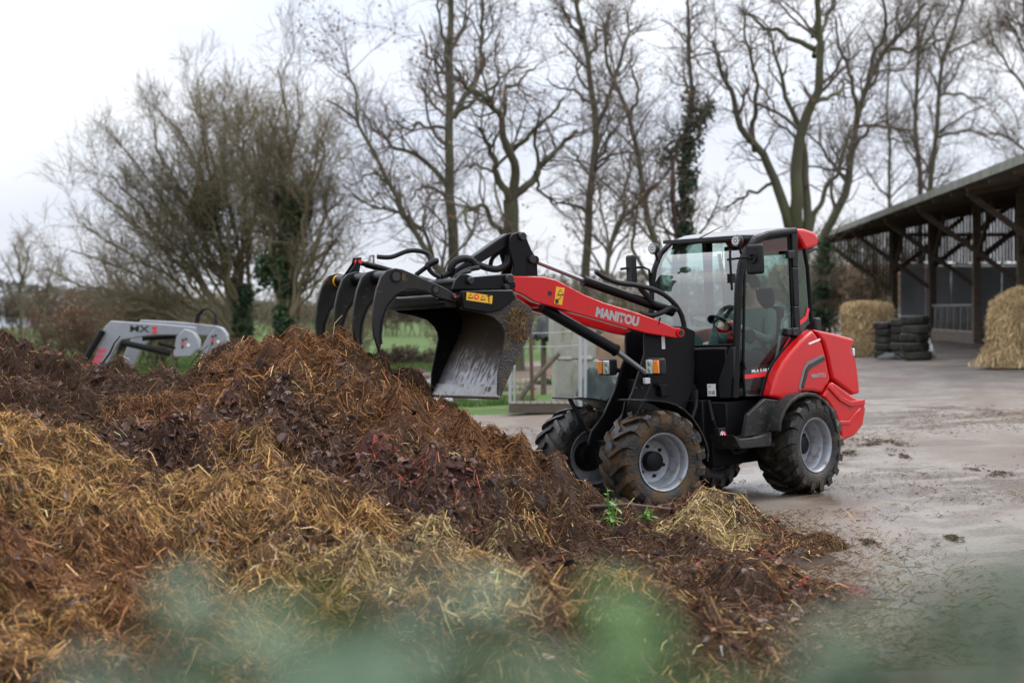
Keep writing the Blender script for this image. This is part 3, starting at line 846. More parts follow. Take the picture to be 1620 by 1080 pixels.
q = S(c5(966, 205), 'R', Y=.56); b = RB(); b.box((q[0]-.0, .53, q[2]), (.03, .10, .07)); b.box((q[0], -.53, q[2]), (.03, .10, .07)); b.build('tail_lamp', M['lens'], LO, bevel=.006)
q = S(c5(770, 45), 'R', Y=.3); RB().box((q[0], .25, q[2]-.02), (.10, .12, .16)).build('air_cleaner', M['plastic'], LO, bevel=.02)

# cab shell ------------------------------------------------------
pil = [S(c3(*p), 'R', Y=cw) for p in [(585,1040),(590,850),(598,600),(606,400),(622,280),(650,200),(700,140),(770,112),(850,100),(925,92)]]
for s in (1, -1):
    RB().tube([(p[0], s*cw, p[2]) for p in pil], .034, 10).build('front_pillar', M['black_clean'], LO)
    bp = [S(c3(*p), 'R', Y=cw) for p in [(915,95),(918,300),(926,520),(935,700)]]
    b = RB(); 
    for u, v in zip(bp[:-1], bp[1:]): b.bar((u[0], s*cw, u[2]), (v[0], s*cw, v[2]), .05, .085)
    b.build('door_pillar', M['black_clean'], LO, bevel=.01)
    rq = [S(c3(*p), 'R', Y=cw) for p in [(978,190),(998,300),(1012,480),(1020,610)]]
    RB().tube([(p[0], s*cw, p[2]) for p in rq], .018, 8).build('rear_pillar', M['black_clean'], LO)
zt = pil[-1][2]; xr = pil[-1][0]
zb = pil[0][2]; xf = pil[0][0]
roof = [(pil[6][0]+.01, pil[6][2]+.005), (pil[6][0]-.03, pil[6][2]+.035), (pil[7][0], pil[7][2]+.04), (pil[8][0], zt+.03), (xr+.02, zt+.03), (xr-.02, zt-.03), (xr-.02, zt-.06), (pil[7][0]-.02, pil[7][2]-.02)]
RB().prism(roof, -cw+.015, cw-.015).build('roof', mat('pale_roof_panel', (0.13,0.14,0.145), (0.11,0.12,0.125), 4, .3, coat=.3), LO, bevel=.03, seg=4)
sp = SO(c3, [(918,76),(985,78),(1040,95),(1070,132),(1062,178),(990,202),(965,150)], 'R', .42)
RB().prism(sp, -.42, .42).build('roof_spoiler', M['red'], LO, bevel=.03, seg=4)
sp2 = SO(c3, [(985,200),(1060,180),(1058,200),(1020,216),(985,215)], 'R', .40)
RB().prism(sp2, -.40, .40).build('spoiler_base', M['ink'], LO, bevel=.01)
# windscreen
xb, xt = pil[2][0], pil[5][0]; zws = S(c3(560, 745), 'R', X=xf)[2]
b = RB()
ws = [(pil[1][0]*.3+pil[2][0]*.7, zws), (pil[3][0], pil[3][2]), (pil[4][0], pil[4][2]), (pil[5][0], pil[5][2]), (pil[6][0]+.0, pil[6][2]-.0)]
b.loft([[(x+.015, y, z) for x, z in ws] for y in (-.44, .44)], close=False)
b.build('windscreen', M['glass'], LO, smooth=60)
b = RB(); b.bar((ws[0][0], -.46, zws), (ws[0][0], .46, zws), .05, .03)
b.build('windscreen_frame', M['black_clean'], LO, bevel=.006)
b = RB(); b.box((xf-.02, -.02, (zws+zb)/2 - .01), (.05, .86, zws-zb)); fp = b.build('front_panel', M['black_clean'], LO, bevel=.02, seg=3)
qs = [S(p, 'R', X=xf+.012) for p in (c3(488,950), c3(556,752), c3(578,752), c3(585,1040), c3(500,1045))]
b = RB(); n = len(qs); b.add([(xf+.012, p[1], p[2]) for p in qs] + [(xf-.03, p[1], p[2]) for p in qs], [tuple(range(n)), tuple(range(2*n-1, n-1, -1))] + [(i, n+i, n+(i+1) % n, (i+1) % n) for i in range(n)])
b.build('corner_panel', M['plastic'], LO, bevel=.006)
qa, qb = S(c3(428, 962), 'R', X=xf+.008), S(c3(478, 1030), 'R', X=xf+.008)
b = RB(); b.box((xf+.008, (qa[1]+qb[1])/2, (qa[2]+qb[2])/2), (.004, abs(qa[1]-qb[1]), abs(qa[2]-qb[2]))); pl = b.build('noise_label', M['white'], LO)
lettering('101dB', (xf+.0105, qa[1]+.01, qb[2]+.012), (0,1,0), (0,0,1), abs(qa[1]-qb[1])-.02, .035, M['ink'], pl, bold=.02)
lettering('LWA', (xf+.0105, qa[1]+.012, qa[2]-.03), (0,1,0), (0,0,1), .03, .02, M['ink'], pl)
# cab floor and rear wall
b = RB(); b.box((-.48, 0, zb+.03), (1.0, .88, .06)); b.box((-1.13, 0, 1.12), (.05, .88, .60)); b.build('cab_floor', M['plastic'], LO, bevel=.01)
b = RB(); b.box((-.62, 0, zt-.045), (.80, .86, .03)); b.build('headliner', M['seat'], LO)
b = RB(); b.box((-1.06,-.30,1.85),(.06,.14,.70)); b.build('rear_duct', M['seat'], LO, bevel=.01)
# glazing: two doors, rear quarters, rear window
door = SO(c3, [(640,330),(652,240),(690,168),(742,140),(888,120),(900,300),(914,550),(908,690),(830,830),(806,1000),(780,1026),(642,1030),(632,900)], 'R', cw)
for s in (1, -1):
    d = RB().add([(x, s*cw, z) for x, z in door], [tuple(range(len(door)))]).build('door', M['glass_side'], LO, smooth=0)
    RB().tube([(x, s*cw, z) for x, z in door + door[:1]], .014, 6, caps=False).build('door_frame', M['black_clean'], d)
    if s > 0:
        b = RB(); strip(b, [S(c3(*p), 'R', Y=cw+.006) for p in [(640,922),(805,900),(832,850),(862,770),(900,700)]], .036, .003); b.build('door_stripe', M['reddecal'], d)
        letter_px('MLA 5-50 H', c3(682,898), c3(788,888), 5.2, 'R', cw+.007, M['white'], d, .02)
        b = RB(); b.tube([S(c3(*p), 'R', Y=cw-.06) for p in [(905,560),(880,575),(858,600),(842,700),(825,800),(800,890)]], .014, 8); b.build('grab_rail', M['grey'], d)
        b = RB(); b.box(S(c3(890,665), 'R', Y=cw+.02), (.10, .05, .06)); b.build('door_lock', M['plastic'], d, bevel=.008)
        b = RB(); b.tube([S(c3(640,830), 'R', Y=cw+.03), S(c3(645,880), 'R', Y=cw+.03)], .01, 6); b.build('door_handle', M['plastic'], d, bevel=.008)
        b = RB()
        for p in [(900,225),(925,665)]: b.box(S(c3(*p), 'R', Y=cw+.035), (.10, .04, .07))
        b.build('hinge', M['plastic'], d, bevel=.008)
    rqg = SO(c3, [(945,205),(980,200),(998,300),(1012,480),(1018,610),(955,672),(942,600)], 'R', cw)
    g = RB().add([(x, s*cw, z) for x, z in rqg], [tuple(range(len(rqg)))]).build('rear_quarter_window', M['glass_side'], LO, smooth=0)
    if s > 0:
        b = RB(); strip(b, [S(c3(*p), 'R', Y=cw+.005) for p in [(934,632),(990,585),(1004,530)]], .04, .003); b.build('window_stripe', M['reddecal'], g)
b = RB(); b.add([(-1.17,-.44,1.43),(-1.17,.44,1.43),(-1.17,.44,2.13),(-1.17,-.44,2.13)], [(0,1,2,3)]); b.build('rear_window', M['glass'], LO, smooth=0)
# mirrors and work lamps
q = S(c3(700, 252), 'R', X=.03); b = RB(); b.box((.03, q[1], q[2]), (.05, .175, .25)); mr = b.build('mirror', M['plastic'], LO, bevel=.025, seg=4)
b = RB(); b.tube([(.045, .47, q[2]+.01), (.075, q[1]-.05, q[2]+.02), (.062, q[1]-.01, q[2]+.01)], .010, 8)
ring = []
for k in range(17): ring.append((.062, q[1]+.0+.036*math.cos(k*math.pi/8), q[2]+.01+.036*math.sin(k*math.pi/8)))
b.tube(ring, .008, 6, caps=False); b.tube([(.03,.49,q[2]-.25),(.05,.50,q[2]),(.03,.49,q[2]+.1)], .011, 8); b.box((.03,.49,q[2]-.15),(.05,.05,.08)); b.build('mirror_arm', M['black'], mr)
q = S((999, 426), 'R', X=.10); b = RB(); b.box((.10, q[1], q[2]), (.05, .13, .25), np.array(Matrix.Rotation(-.35, 3, 'Z'))); mr = b.build('mirror', M['plastic'], LO, bevel=.022, seg=4)
b = RB(); b.tube([S(c2(820,295),'R',X=.12), S(c2(870,288),'R',X=.12), S(c2(980,282),'R',X=.10), S(c2(1020,300),'R',X=.07), S(c2(1035,400),'R',X=.03)], .011, 8)
b.box(S(c2(1042,370),'R',X=.03), (.04,.04,.12)); b.build('mirror_arm', M['black'], mr)
for p in (c3(594,148), c3(119,192)):
    q = S(p, 'R', X=.06)
    lm = [(.0005,-.012),(.044,-.012),(.050,-.002),(.052,.012),(.046,.04),(.02,.055),(.0005,.055)]
    tl = np.array(Matrix.Rotation(-math.pi/2, 4, 'Z')) ; T = np.eye(4); T[:3,:3] = tl[:3,:3] @ np.array(Matrix.Rotation(math.pi, 3, 'Z')); T[:3,3] = q
    b = MB(T); b.lathe(lm, (0,0,0), 24); wlamp = b.build('work_lamp', M['plastic'], LO)
    b = MB(T); b.lathe([(.0005,-.0145),(.043,-.0145),(.0445,-.010)], (0,0,0), 24)
    b.build('lamp_lens', M['lens_dark'], wlamp)
    b = MB(T)
    for k in range(9):
        a = k*math.pi*2/8; rr = .027 if k < 8 else 0
        b.lathe([(.0005,-.018),(.0085,-.0165),(.0095,-.013)], (rr*math.cos(a), 0, rr*math.sin(a)), 8)
    b.build('lamp_diode', M['lens'], wlamp)
    b = RB(); b.tube([q - np.array([.03,0,.03]), q - np.array([.06,0,.11])], .012, 8); b.build('lamp_bracket', M['black'], wlamp)
b = RB(); b.tube([S(c3(385,132),'R',Y=.1), S(c3(510,66),'R',Y=.1)], [.006,.003], 6); b.build('antenna', M['black'], LO)
b = RB(); q = S(c3(1030,310),'R',Y=-.40); b.box((-1.2,-.40,q[2]), (.06,.10,.22)); b.tube([(-1.15,-.40,q[2]),(-1.1,-.42,q[2]+.02)], .012, 6); b.build('rear_lamp_bracket', M['plastic'], LO, bevel=.015)
q = S(c3(1008,412),'R',Y=-.38); b = RB(); b.box((-1.16,-.38,q[2]), (.03,.05,.035)); b.build('rear_marker', M['amber'], LO, bevel=.005)

# cab interior ----------------------------------------------------
sx = -.80
b = RB(); b.box((sx, 0, 1.06), (.44, .46, .13)); b.box((sx, 0, .95), (.34, .36, .14)); b.build('seat', M['seat'], LO, bevel=.04, seg=4)
b = RB(); b.box((sx-.235, 0, 1.36), (.12, .44, .56), np.array(Matrix.Rotation(-.14, 3, 'Y'))); b.box((sx-.29, 0, 1.72), (.08, .24, .17)); b.build('seat_backrest', M['seat'], LO, bevel=.045, seg=4)
b = RB(); b.box((sx, -.32, 1.12), (.56, .15, .30)); b.box((sx+.05, -.32, 1.30), (.30, .10, .06)); b.box((sx, .33, 1.0), (.4, .12, .12)); b.build('side_console', M['interior'], LO, bevel=.03, seg=3)
b = RB(); b.loft([[(-.03-dx, -y, z), (-.03-dx, y, z), (-.22-dx*.4, y*.8, z), (-.22-dx*.4, -y*.8, z)] for dx, y, z in ((0,.12,.90),(.02,.11,1.15),(.05,.16,1.30),(.06,.17,1.42),(.10,.12,1.49))])
b.build('steering_console', M['interior'], LO, bevel=.03, seg=3)
wc = np.array([-.30, 0, 1.52]); ax = np.array([-.45, 0, .9]); ax /= np.linalg.norm(ax); u = np.array([0,1.,0]); vv = np.cross(ax, u)
b = RB(); b.tube([wc + .18*(math.cos(a)*u + math.sin(a)*vv) for a in np.linspace(0, 2*math.pi, 33)], .014, 8, caps=False)
for a in (math.pi/2, math.pi*7/6, math.pi*11/6): b.tube([wc - .02*ax, wc + .18*(math.cos(a)*u + math.sin(a)*vv)], .011, 6)
b.tube([wc - .10*ax, wc], .03, 10); b.build('steering_wheel', M['plastic'], LO)
b = RB(); b.lathe([(.0005,.02),(.05,.02),(.065,.0),(.065,-.02)], S(c3(675,690),'R',Y=.30), 24); b.build('cab_speaker', M['plastic'], LO)
b = RB(); b.box((-.55, .36, 1.0), (.26, .10, .16)); b.build('cab_box', M['interior'], LO, bevel=.02)

# ---------------------------------------------------------------- front frame, boom, cylinders
tw = [c2(1020,700), c2(1200,705), c2(1275,740), c2(1270,900), c4(1010,0+60), c4(1000,200), c4(960,330), c4(900,480), c4(760,640), c4(560,660), c4(430,600), c4(452,512), c4(530,402), c4(600,252), c4(640,130), c4(680,0), c2(915,800), c2(920,745)]
two = [(q[0], q[2]) for q in (S(p, 'F', Y=.0) for p in tw)]
for s in (1, -1):
    FB().prism(two, s*.13, s*.16).build('loader_tower', M['black_clean'], LO, bevel=.006)
b = FB(); b.box((.42, 0, .80), (.36, .25, .55)); b.box((.30, 0, .52), (.60, .40, .26)); b.box((.75,0,.46),(.34,.30,.24)); b.tube([(WB/2,-.5,.42),(WB/2,.5,.42)], .075, 14)
b.tube([(WB/2,0,.30),(WB/2,0,.54)], .14, 16)
b.build('front_chassis', M['black'], LO, bevel=.012)
fp = SO(c4, [(715,302),(780,297),(850,302),(910,312),(960,330),(1012,362),(1062,410),(1100,465),(1132,522),(1156,580),(1171,640),(1166,705)], 'F', .70)
for s in (1, -1):
    arch(fp, s*.36, s*.70, (WB/2, .42), .012).mesh
    m = arch(fp, s*.36, s*.70, (WB/2, .42), .012); m.M = MF; m.build('front_fender', M['fender'], LO)
    q0 = S(c4(735,300), 'F', Y=.70); b = FB(); b.bar((q0[0], s*.45, q0[2]-.01), (q0[0]-.05, s*.24, q0[2]-.30), .02, .03); b.build('fender_stay', M['black'], LO)
armo = SO(c2, [(50,345),(270,350),(360,372),(450,420),(560,478),(700,535),(900,595),(1060,650),(1200,712),(1240,712),(1262,745),(1240,785),(1200,785),(1000,752),(900,726),(700,668),(500,612),(200,527),(130,482),(60,452)], 'F', .27)
for s in (1, -1):
    FB().prism(armo, s*.20, s*.275).build('boom_arm', M['red'], LO, bevel=.008)
    q = S(c2(1238,748), 'F', Y=.27); b = FB(); b.lathe([(.0005,s*.30),(.022,s*.30),(.022,s*.27)], (q[0],0,q[2]), 16); b.build('boom_pin', M['pin'], LO)
    b = FB(); b.lathe([(.022,s*.292),(.036,s*.292),(.036,s*.27)], (q[0],0,q[2]), 20); b.build('pin_collar', M['red'], LO)
    q = S(c2(312,468), 'F', Y=.27); b = FB(); b.lathe([(.0005,s*.277),(.02,s*.277),(.022,s*.27)], (q[0],0,q[2]), 16); b.build('arm_pin', M['pin'], LO)
b = FB(); q1, q2 = S(c2(160,430),'F',Y=.27), S(c2(420,520),'F',Y=.27)
b.tube([(q1[0],-.21,q1[2]),(q1[0],.21,q1[2])], .05, 14); b.box((q2[0],0,q2[2]), (.14,.42,.10)); b.build('boom_crossmember', M['red'], LO, bevel=.01)
letter_px('MANITOU', c2(637,632), c2(942,706), 16, 'F', .2765, M['grey'], LO, .06)
qa = [S(c2(*p), 'F', Y=.2765) for p in [(360,420),(420,430),(400,552),(345,540)]]
b = FB(); b.prism([(p[0],p[2]) for p in qa], .2755, .2775); dl = b.build('warning_decal', M['yellow'], LO)
def tri(mb, c, r, Y):
    return mb.prism([(c[0]-r, c[2]-r*.75), (c[0]+r, c[2]-r*.75), (c[0], c[2]+r*.9)], Y, Y+.001)
b = FB(); tri(b, S(c2(389,462),'F',Y=.2765), .032, .2778); b.build('pictogram', M['ink'], dl)
b = FB(); tri(b, S(c2(389,462),'F',Y=.2765), .021, .2790); b.build('pictogram', M['yellow'], dl)
b = FB(); q = S(c2(375,515),'F',Y=.2765); b.bar((q[0]+.03,.278,q[2]-.02),(q[0]-.03,.278,q[2]+.03),.002,.012,(0,1,0)); b.box((q[0]+.015,.278,q[2]-.01),(.03,.002,.035)); b.build('pictogram', M['ink'], dl)

def cyl(a, bmid, e, r1, r2, name):
    o = FB().tube([a, bmid], r1, 18).build(name, M['black_clean'], LO)
    FB().tube([bmid, bmid + (bmid-a)/np.linalg.norm(bmid-a)*.02], r1*1.12, 18).build('gland', M['black'], o)
    FB().tube([bmid, e], r2, 14).build('piston_rod', M['chrome'], o)
    FB().tube([e + np.array([0,-.05,0]), e + np.array([0,.05,0])], r2*1.9, 14).build('rod_eye', M['black'], o)
    return o
yc = .06
cyl(S(c2(1190,600),'F',Y=yc), S(c2(565,380),'F',Y=yc), S(c2(190,232),'F',Y=yc), .042, .019, 'tilt_cylinder')
for s in (1,):
    A = [S(c2(*p),'F',Y=.15) for p in [(255,565),(775,868),(1022,1052)]]
    for p in A: p[1] = s*.15
    cyl(A[0], A[1], A[2], .047, .024, 'lift_cylinder')
# bell crank and link over the boom head
bc = SO(c1, [(1195,108),(1240,95),(1270,128),(1300,200),(1332,250),(1336,348),(1188,348),(1200,280),(1172,190),(1178,130)], 'F', .10)
for s in (1, -1): FB().prism(bc, s*.07, s*.10).build('bell_crank', M['black_clean'], LO, bevel=.006)
b = FB()
for p in [(1243,122),(1298,252)]:
    q = S(c1(*p),'F',Y=.1); b.lathe([(.0005,.13),(.030,.13),(.034,.12),(.034,-.12),(.030,-.13),(.0005,-.13)], (q[0],0,q[2]), 18)
b.build('crank_pin', M['pin'], LO)
b = FB(); b.box(S(c1(1262,300),'F',Y=0), (.10,.2,.12)); b.build('crank_spacer', M['black'], LO)
lk = SO(c1, [(1165,105),(1225,100),(1235,140),(1150,190),(1000,280),(900,340),(860,345),(870,305),(1010,210),(1110,140)], 'F', .05)
FB().prism(lk, -.05, .05).build('tilt_link', M['black_clean'], LO, bevel=.01)
# lamps on the front frame
for s in (1, -1):
    c = np.array([.60, s*.40, 1.19])
    if s > 0: c = S(c4(822, 82), 'F', X=.68)
    else: c = S(c4(505, 85), 'F', X=.68)
    b = FB(); b.box(c, (.08, .20, .14)); hl = b.build('headlamp', M['plastic'], LO, bevel=.02, seg=3)
    b = FB(); b.box(c + np.array([.036, -s*.038, 0]), (.02, .095, .115)); b.build('headlamp_lens', M['lens'], hl, bevel=.006)
    b = FB(); b.box(c + np.array([.034, s*.058, 0]), (.028, .075, .11)); b.build('indicator', M['amber'], hl, bevel=.006)
    for dz in (-.027, .027):
        b = FB(); b.tube([c + np.array([.044,-s*.038,dz]), c + np.array([.050,-s*.038,dz])], [.024,.019], 14); b.build('reflector', M['lens_dark'], hl)
    b = FB(); b.tube([c + np.array([-.05,-s*.02,-.02]), c + np.array([-.12,-s*.10,-.05]), (c[0]-.16, s*.14, c[2]-.05)], .022, 8); b.build('lamp_bracket', M['black'], hl)
# boom hoses
def hose(pts, r, nm='hose', par=LO, n=8, sub=5):
    P = [np.array(p) for p in pts]; out = []
    for i in range(len(P)-1):
        p0, p1, p2, p3 = P[max(i-1,0)], P[i], P[i+1], P[min(i+2,len(P)-1)]
        for t in np.linspace(0, 1, sub, endpoint=False):
            out.append(.5*((2*p1)+(-p0+p2)*t+(2*p0-5*p1+4*p2-p3)*t*t+(-p0+3*p1-3*p2+p3)*t**3))
    out.append(P[-1])
    return FB().tube(out, r, n).build(nm, M['hose'], par)
hose([S(c2(*p),'F',Y=.12) for p in [(640,312),(700,352),(800,392),(940,412),(1080,452),(1180,520),(1250,620),(1277,760),(1280,900)]], .022)
hose([S(c2(*p),'F',Y=.10) for p in [(950,425),(1000,480),(1060,545),(1150,570)]], .024)
hose([S(c2(*p),'F',Y=.14) for p in [(960,610),(1040,625),(1120,600),(1180,570),(1215,590)]], .022)
hose([S(c2(*p),'F',Y=.27) for p in [(1100,640),(1095,660),(1085,690)]], .008)
hose([S(c4(*p),'F',Y=.27) for p in [(800,150),(790,200),(760,270),(720,350),(690,400)]], .010)
b = FB(); b.box(S(c4(760,175),'F',Y=.19), (.05,.04,.05)); b.build('hose_clip', M['white'], LO, bevel=.004)
b = FB(); b.box(S(c2(1122,822),'F',Y=.166), (.035,.006,.10)); b.build('id_plate', M['white'], LO, bevel=.004)
b = FB(); q = S(c4(868,240),'F',Y=.18); b.box(q, (.08,.06,.10)); b.tube([q, q+np.array([.06,.02,.06])], .02, 8); b.build('valve_block', M['black'], LO, bevel=.01)
b = FB(); 
for p in [(690,222),(725,220)]: b.lathe([(.0005,.172),(.010,.172),(.011,.16)], (S(c4(*p),'F',Y=.165)[0],0,S(c4(*p),'F',Y=.165)[2]), 8)
b.build('tower_bolt', M['pin'], LO)

# ================================================================ grapple bucket hung on the boom
GB = empty('grapple_bucket', label='black muck grapple bucket with four curved tines, held up over the heap', cat='bucket')
GB.matrix_world = rootM
bw = .58
bs = [(905,432),(1192,425),(1216,470),(1300,528),(1316,590),(1292,680),(1222,810),(1166,940),(1126,1036),(1106,1022),(1110,900),(1130,800),(1150,700),(1146,660),(1128,625),(1082,582),(1000,556),(910,540)]
bso = SO(c1, bs, 'F', bw)
for s in (1, -1):
    o = FB().prism(bso, s*(bw-.022), s*bw).build('side_plate', M['muddy'] if s > 0 else M['black'], GB, bevel=.005)
shell = [S(c1(*p),'F',Y=bw-.02) for p in [(1122,1030),(1160,938),(1214,806),(1262,712),(1288,640),(1294,585),(1276,540),(1225,500),(1150,476),(1020,462),(905,455)]]
steelb = mat('worn_bucket_steel', (0.24, 0.245, 0.27), (0.15, 0.15, 0.16), 7, 0.26, 0.42, metal=0.6)
nt = steelb.node_tree; N_, L_ = nt.nodes, nt.links; P_ = N_['Principled BSDF']
tcn = N_.new('ShaderNodeTexCoord'); sepn = N_.new('ShaderNodeSeparateXYZ'); L_.new(tcn.outputs['Object'], sepn.inputs[0])
mpn = N_.new('ShaderNodeMapping'); mpn.inputs['Scale'].default_value = (1, 1, .16); L_.new(tcn.outputs['Object'], mpn.inputs[0])
nz = N_.new('ShaderNodeTexNoise'); nz.inputs['Scale'].default_value = 26; nz.inputs['Detail'].default_value = 6; L_.new(mpn.outputs[0], nz.inputs['Vector'])
ma = N_.new('ShaderNodeMath'); ma.operation = 'MULTIPLY_ADD'; ma.inputs[1].default_value = 1.1; ma.inputs[2].default_value = -.88
L_.new(sepn.outputs['Z'], ma.inputs[0])
ad = N_.new('ShaderNodeMath'); ad.operation = 'ADD'; L_.new(ma.outputs[0], ad.inputs[0]); L_.new(nz.outputs['Fac'], ad.inputs[1])
mr_ = N_.new('ShaderNodeMapRange'); mr_.inputs['From Min'].default_value = .88; mr_.inputs['From Max'].default_value = 1.14; L_.new(ad.outputs[0], mr_.inputs['Value'])
old = P_.inputs['Base Color'].links[0].from_socket; oldr = P_.inputs['Roughness'].links[0].from_socket
mx = N_.new('ShaderNodeMix'); mx.data_type = 'RGBA'; L_.new(mr_.outputs[0], mx.inputs['Factor']); L_.new(old, mx.inputs['A']); mx.inputs['B'].default_value = (.055, .032, .014, 1); L_.new(mx.outputs['Result'], P_.inputs['Base Color'])
mx = N_.new('ShaderNodeMix'); mx.data_type = 'FLOAT'; L_.new(mr_.outputs[0], mx.inputs['Factor']); L_.new(oldr, mx.inputs['A']); mx.inputs['B'].default_value = .6; L_.new(mx.outputs['Result'], P_.inputs['Roughness'])
mx = N_.new('ShaderNodeMix'); mx.data_type = 'FLOAT'; L_.new(mr_.outputs[0], mx.inputs['Factor']); mx.inputs['A'].default_value = .8; mx.inputs['B'].default_value = 0; L_.new(mx.outputs['Result'], P_.inputs['Metallic'])
b = FB(); Y0, Y1 = -bw+.021, bw-.021
ctr = S(c1(1000,760),'F',Y=bw-.02)
inn = []
for i, p in enumerate(shell):
    t = shell[min(i+1,len(shell)-1)] - shell[max(i-1,0)]; t /= np.linalg.norm(t); n = np.array([-t[2],0,t[0]])
    if n.dot(ctr - p) < 0: n = -n
    inn.append(p + n*.016)
k = len(shell)
vs = []
for y in (Y0, Y1): vs += [(p[0],y,p[2]) for p in shell] + [(p[0],y,p[2]) for p in inn]
fs = []
for i in range(k-1):
    fs += [(i,i+1,2*k+i+1,2*k+i), (k+i,3*k+i,3*k+i+1,k+i+1), (i,k+i,k+i+1,i+1), (2*k+i,2*k+i+1,3*k+i+1,3*k+i)]
fs += [(0,2*k,3*k,k), (k-1,2*k-1,4*k-1,3*k-1)]
b.add(vs, fs); b.build('bucket_shell', steelb, GB, smooth=50)
t = shell[1]-shell[0]; t /= np.linalg.norm(t); n = np.array([-t[2],0,t[0]])
if n.dot(ctr-shell[0]) < 0: n = -n
p0, p1 = shell[0] - t*.02 + n*.020, shell[0] + t*.085 + n*.020
b = FB(); b.prism([(p0[0]-n[0]*.012,p0[2]-n[2]*.012),(p0[0]+n[0]*.004,p0[2]+n[2]*.004),(p1[0]+n[0]*.006,p1[2]+n[2]*.006),(p1[0]-n[0]*.002,p1[2]-n[2]*.002)], -bw+.001, bw-.001)
b.build('cutting_edge', mat('wet_edge_steel', (0.28,0.285,0.30), (0.20,0.195,0.19), 14, .3, .45, metal=.6, dirt=(.09,.05,.025), dirt_lo=.6, dirt_hi=.7), GB, bevel=.003)
b = FB(); b.prism([(p0[0]-n[0]*.020-t[0]*.010,p0[2]-n[2]*.020-t[2]*.010),(p0[0]+n[0]*.006-t[0]*.010,p0[2]+n[2]*.006-t[2]*.010),(p0[0]+n[0]*.006-t[0]*.001,p0[2]+n[2]*.006-t[2]*.001),(p0[0]-n[0]*.020-t[0]*.001,p0[2]-n[2]*.020-t[2]*.001)], -bw+.002, bw-.002)
b.build('edge_lip', mat('rusty_mud_lip', (.13,.065,.03), (.07,.035,.015), 20, .7), GB)
bx = SO(c1, [(908,432),(1190,427),(1212,474),(1130,540),(1050,556),(910,534)], 'F', bw+.03)
for s in (1, -1):
    pl = FB().prism(bx, s*(bw-.03), s*(bw+.03)).build('side_box', M['black_clean'], GB, bevel=.008)
    if s > 0:
        qa = [S(c1(*p),'F',Y=bw+.032) for p in [(930,438),(1078,460),(1074,506),(928,484)]]
        FB().prism([(p[0],p[2]) for p in qa], bw+.030, bw+.032).build('warning_decal', M['yellow'], GB)
        for j, (x, y) in enumerate([(952,462),(985,466),(1022,472)]):
            q = S(c1(x,y),'F',Y=bw+.032)
            if j == 1:
                b = FB(); b.lathe([(.0005,bw+.0335),(.022,bw+.0335),(.022,bw+.032)], (q[0],0,q[2]), 16); b.build('pictogram', M['reddecal'], GB)
                b = FB(); b.lathe([(.0005,bw+.0345),(.012,bw+.0345),(.012,bw+.033)], (q[0],0,q[2]), 12); b.build('pictogram', M['yellow'], GB)
            else:
                b = FB(); tri(b, q, .024, bw+.0325); b.build('pictogram', M['ink'], GB)
                b = FB(); tri(b, q, .015, bw+.0335); b.build('pictogram', M['yellow'], GB)
        q = S(c1(1056,476),'F',Y=bw+.032); b = FB(); b.box((q[0],bw+.033,q[2]),(.008,.002,.06)); b.box((q[0],bw+.0335,q[2]+.022),(.03,.002,.008)); b.build('pictogram', M['ink'], GB)
# dried muck clinging to the near side plate: strands come with the straw below
hp = SO(c1, [(850,425),(866,372),(895,338),(930,336),(968,352),(1180,334),(1196,345),(1200,400),(1195,424)], 'F', .50)
for s in (1, -1):
    FB().prism(hp, s*.47, s*.50).build('hitch_plate', M['black_clean'], GB, bevel=.006)
b = FB()
for p, r in [((1168,365),.040),((1150,408),.026),((945,375),.030)]:
    q = S(c1(*p),'F',Y=.5); b.lathe([(.0005,.535),(r*.8,.535),(r,.525),(r,-.525),(r*.8,-.535),(.0005,-.535)], (q[0],0,q[2]), 18)
b.build('hitch_pin', M['pin'], GB)
b = FB(); q = S(c1(1080,400),'F',Y=.5); b.box((q[0],0,q[2]), (.45,.94,.05)); q = S(c1(1000,420),'F',Y=.5); b.box((q[0],0,q[2]),(.08,.94,.12)); b.build('hitch_frame', M['black'], GB, bevel=.01)
# grapple
near = [(872,482),(845,440),(780,405),(700,372),(620,335),(560,310),(520,303),(470,318),(440,350),(415,420),(398,500),(390,600),(400,690),(430,786),(439,735),(433,690),(440,610),(470,520),(520,458),(570,428),(620,421),(690,436),(760,470),(862,498)]
mid = [(598,330),(560,310),(520,303),(470,318),(440,350),(415,420),(398,500),(390,600),(400,690),(430,786),(439,735),(433,690),(440,610),(470,520),(520,458),(570,428),(600,390)]
gy = [.52, .165, -.19, -.545]
claw_m = mat('black_claw_paint', (.007,.007,.007), (.012,.011,.010), 8, .40, .55, spec=.3, dirt=(.11,.062,.024), dirt_lo=.60, dirt_hi=.74, dscale=12)
for i, y in enumerate(gy):
    o = SO(c1, near if i in (0, 3) else mid, 'F', .52)
    m = FB().prism(o, y-.018, y+.018); tn = m.build('tine', claw_m, GB, bevel=.006)
    # wear strip welded along the inside of the claw
    ip = [S(c1(*p),'F',Y=.52) for p in [(520,466),(470,528),(442,612),(434,690),(438,735)]]
    b = FB(); 
    for u, v in zip(ip[:-1], ip[1:]): b.bar((u[0], y, u[2]), (v[0], y, v[2]), .06, .012)
    b.build('tine_rib', claw_m, tn)
q = S(c1(522,350),'F',Y=.52); b = FB(); b.lathe([(.030,.545),(.050,.545),(.050,-.60),(.030,-.60)], (q[0],0,q[2]), 24); b.lathe([(.0305,.545),(.0305,.40),(.0005,.40)], (q[0],0,q[2]), 24); b.build('cross_tube', M['black_clean'], GB)
b = FB(); b.lathe([(.0005,.5465),(.034,.5465),(.035,.545)], (q[0],0,q[2]), 20); b.build('bore_shade_disc', M['ink'], GB)  # black disc stands in for the shade inside the tube end
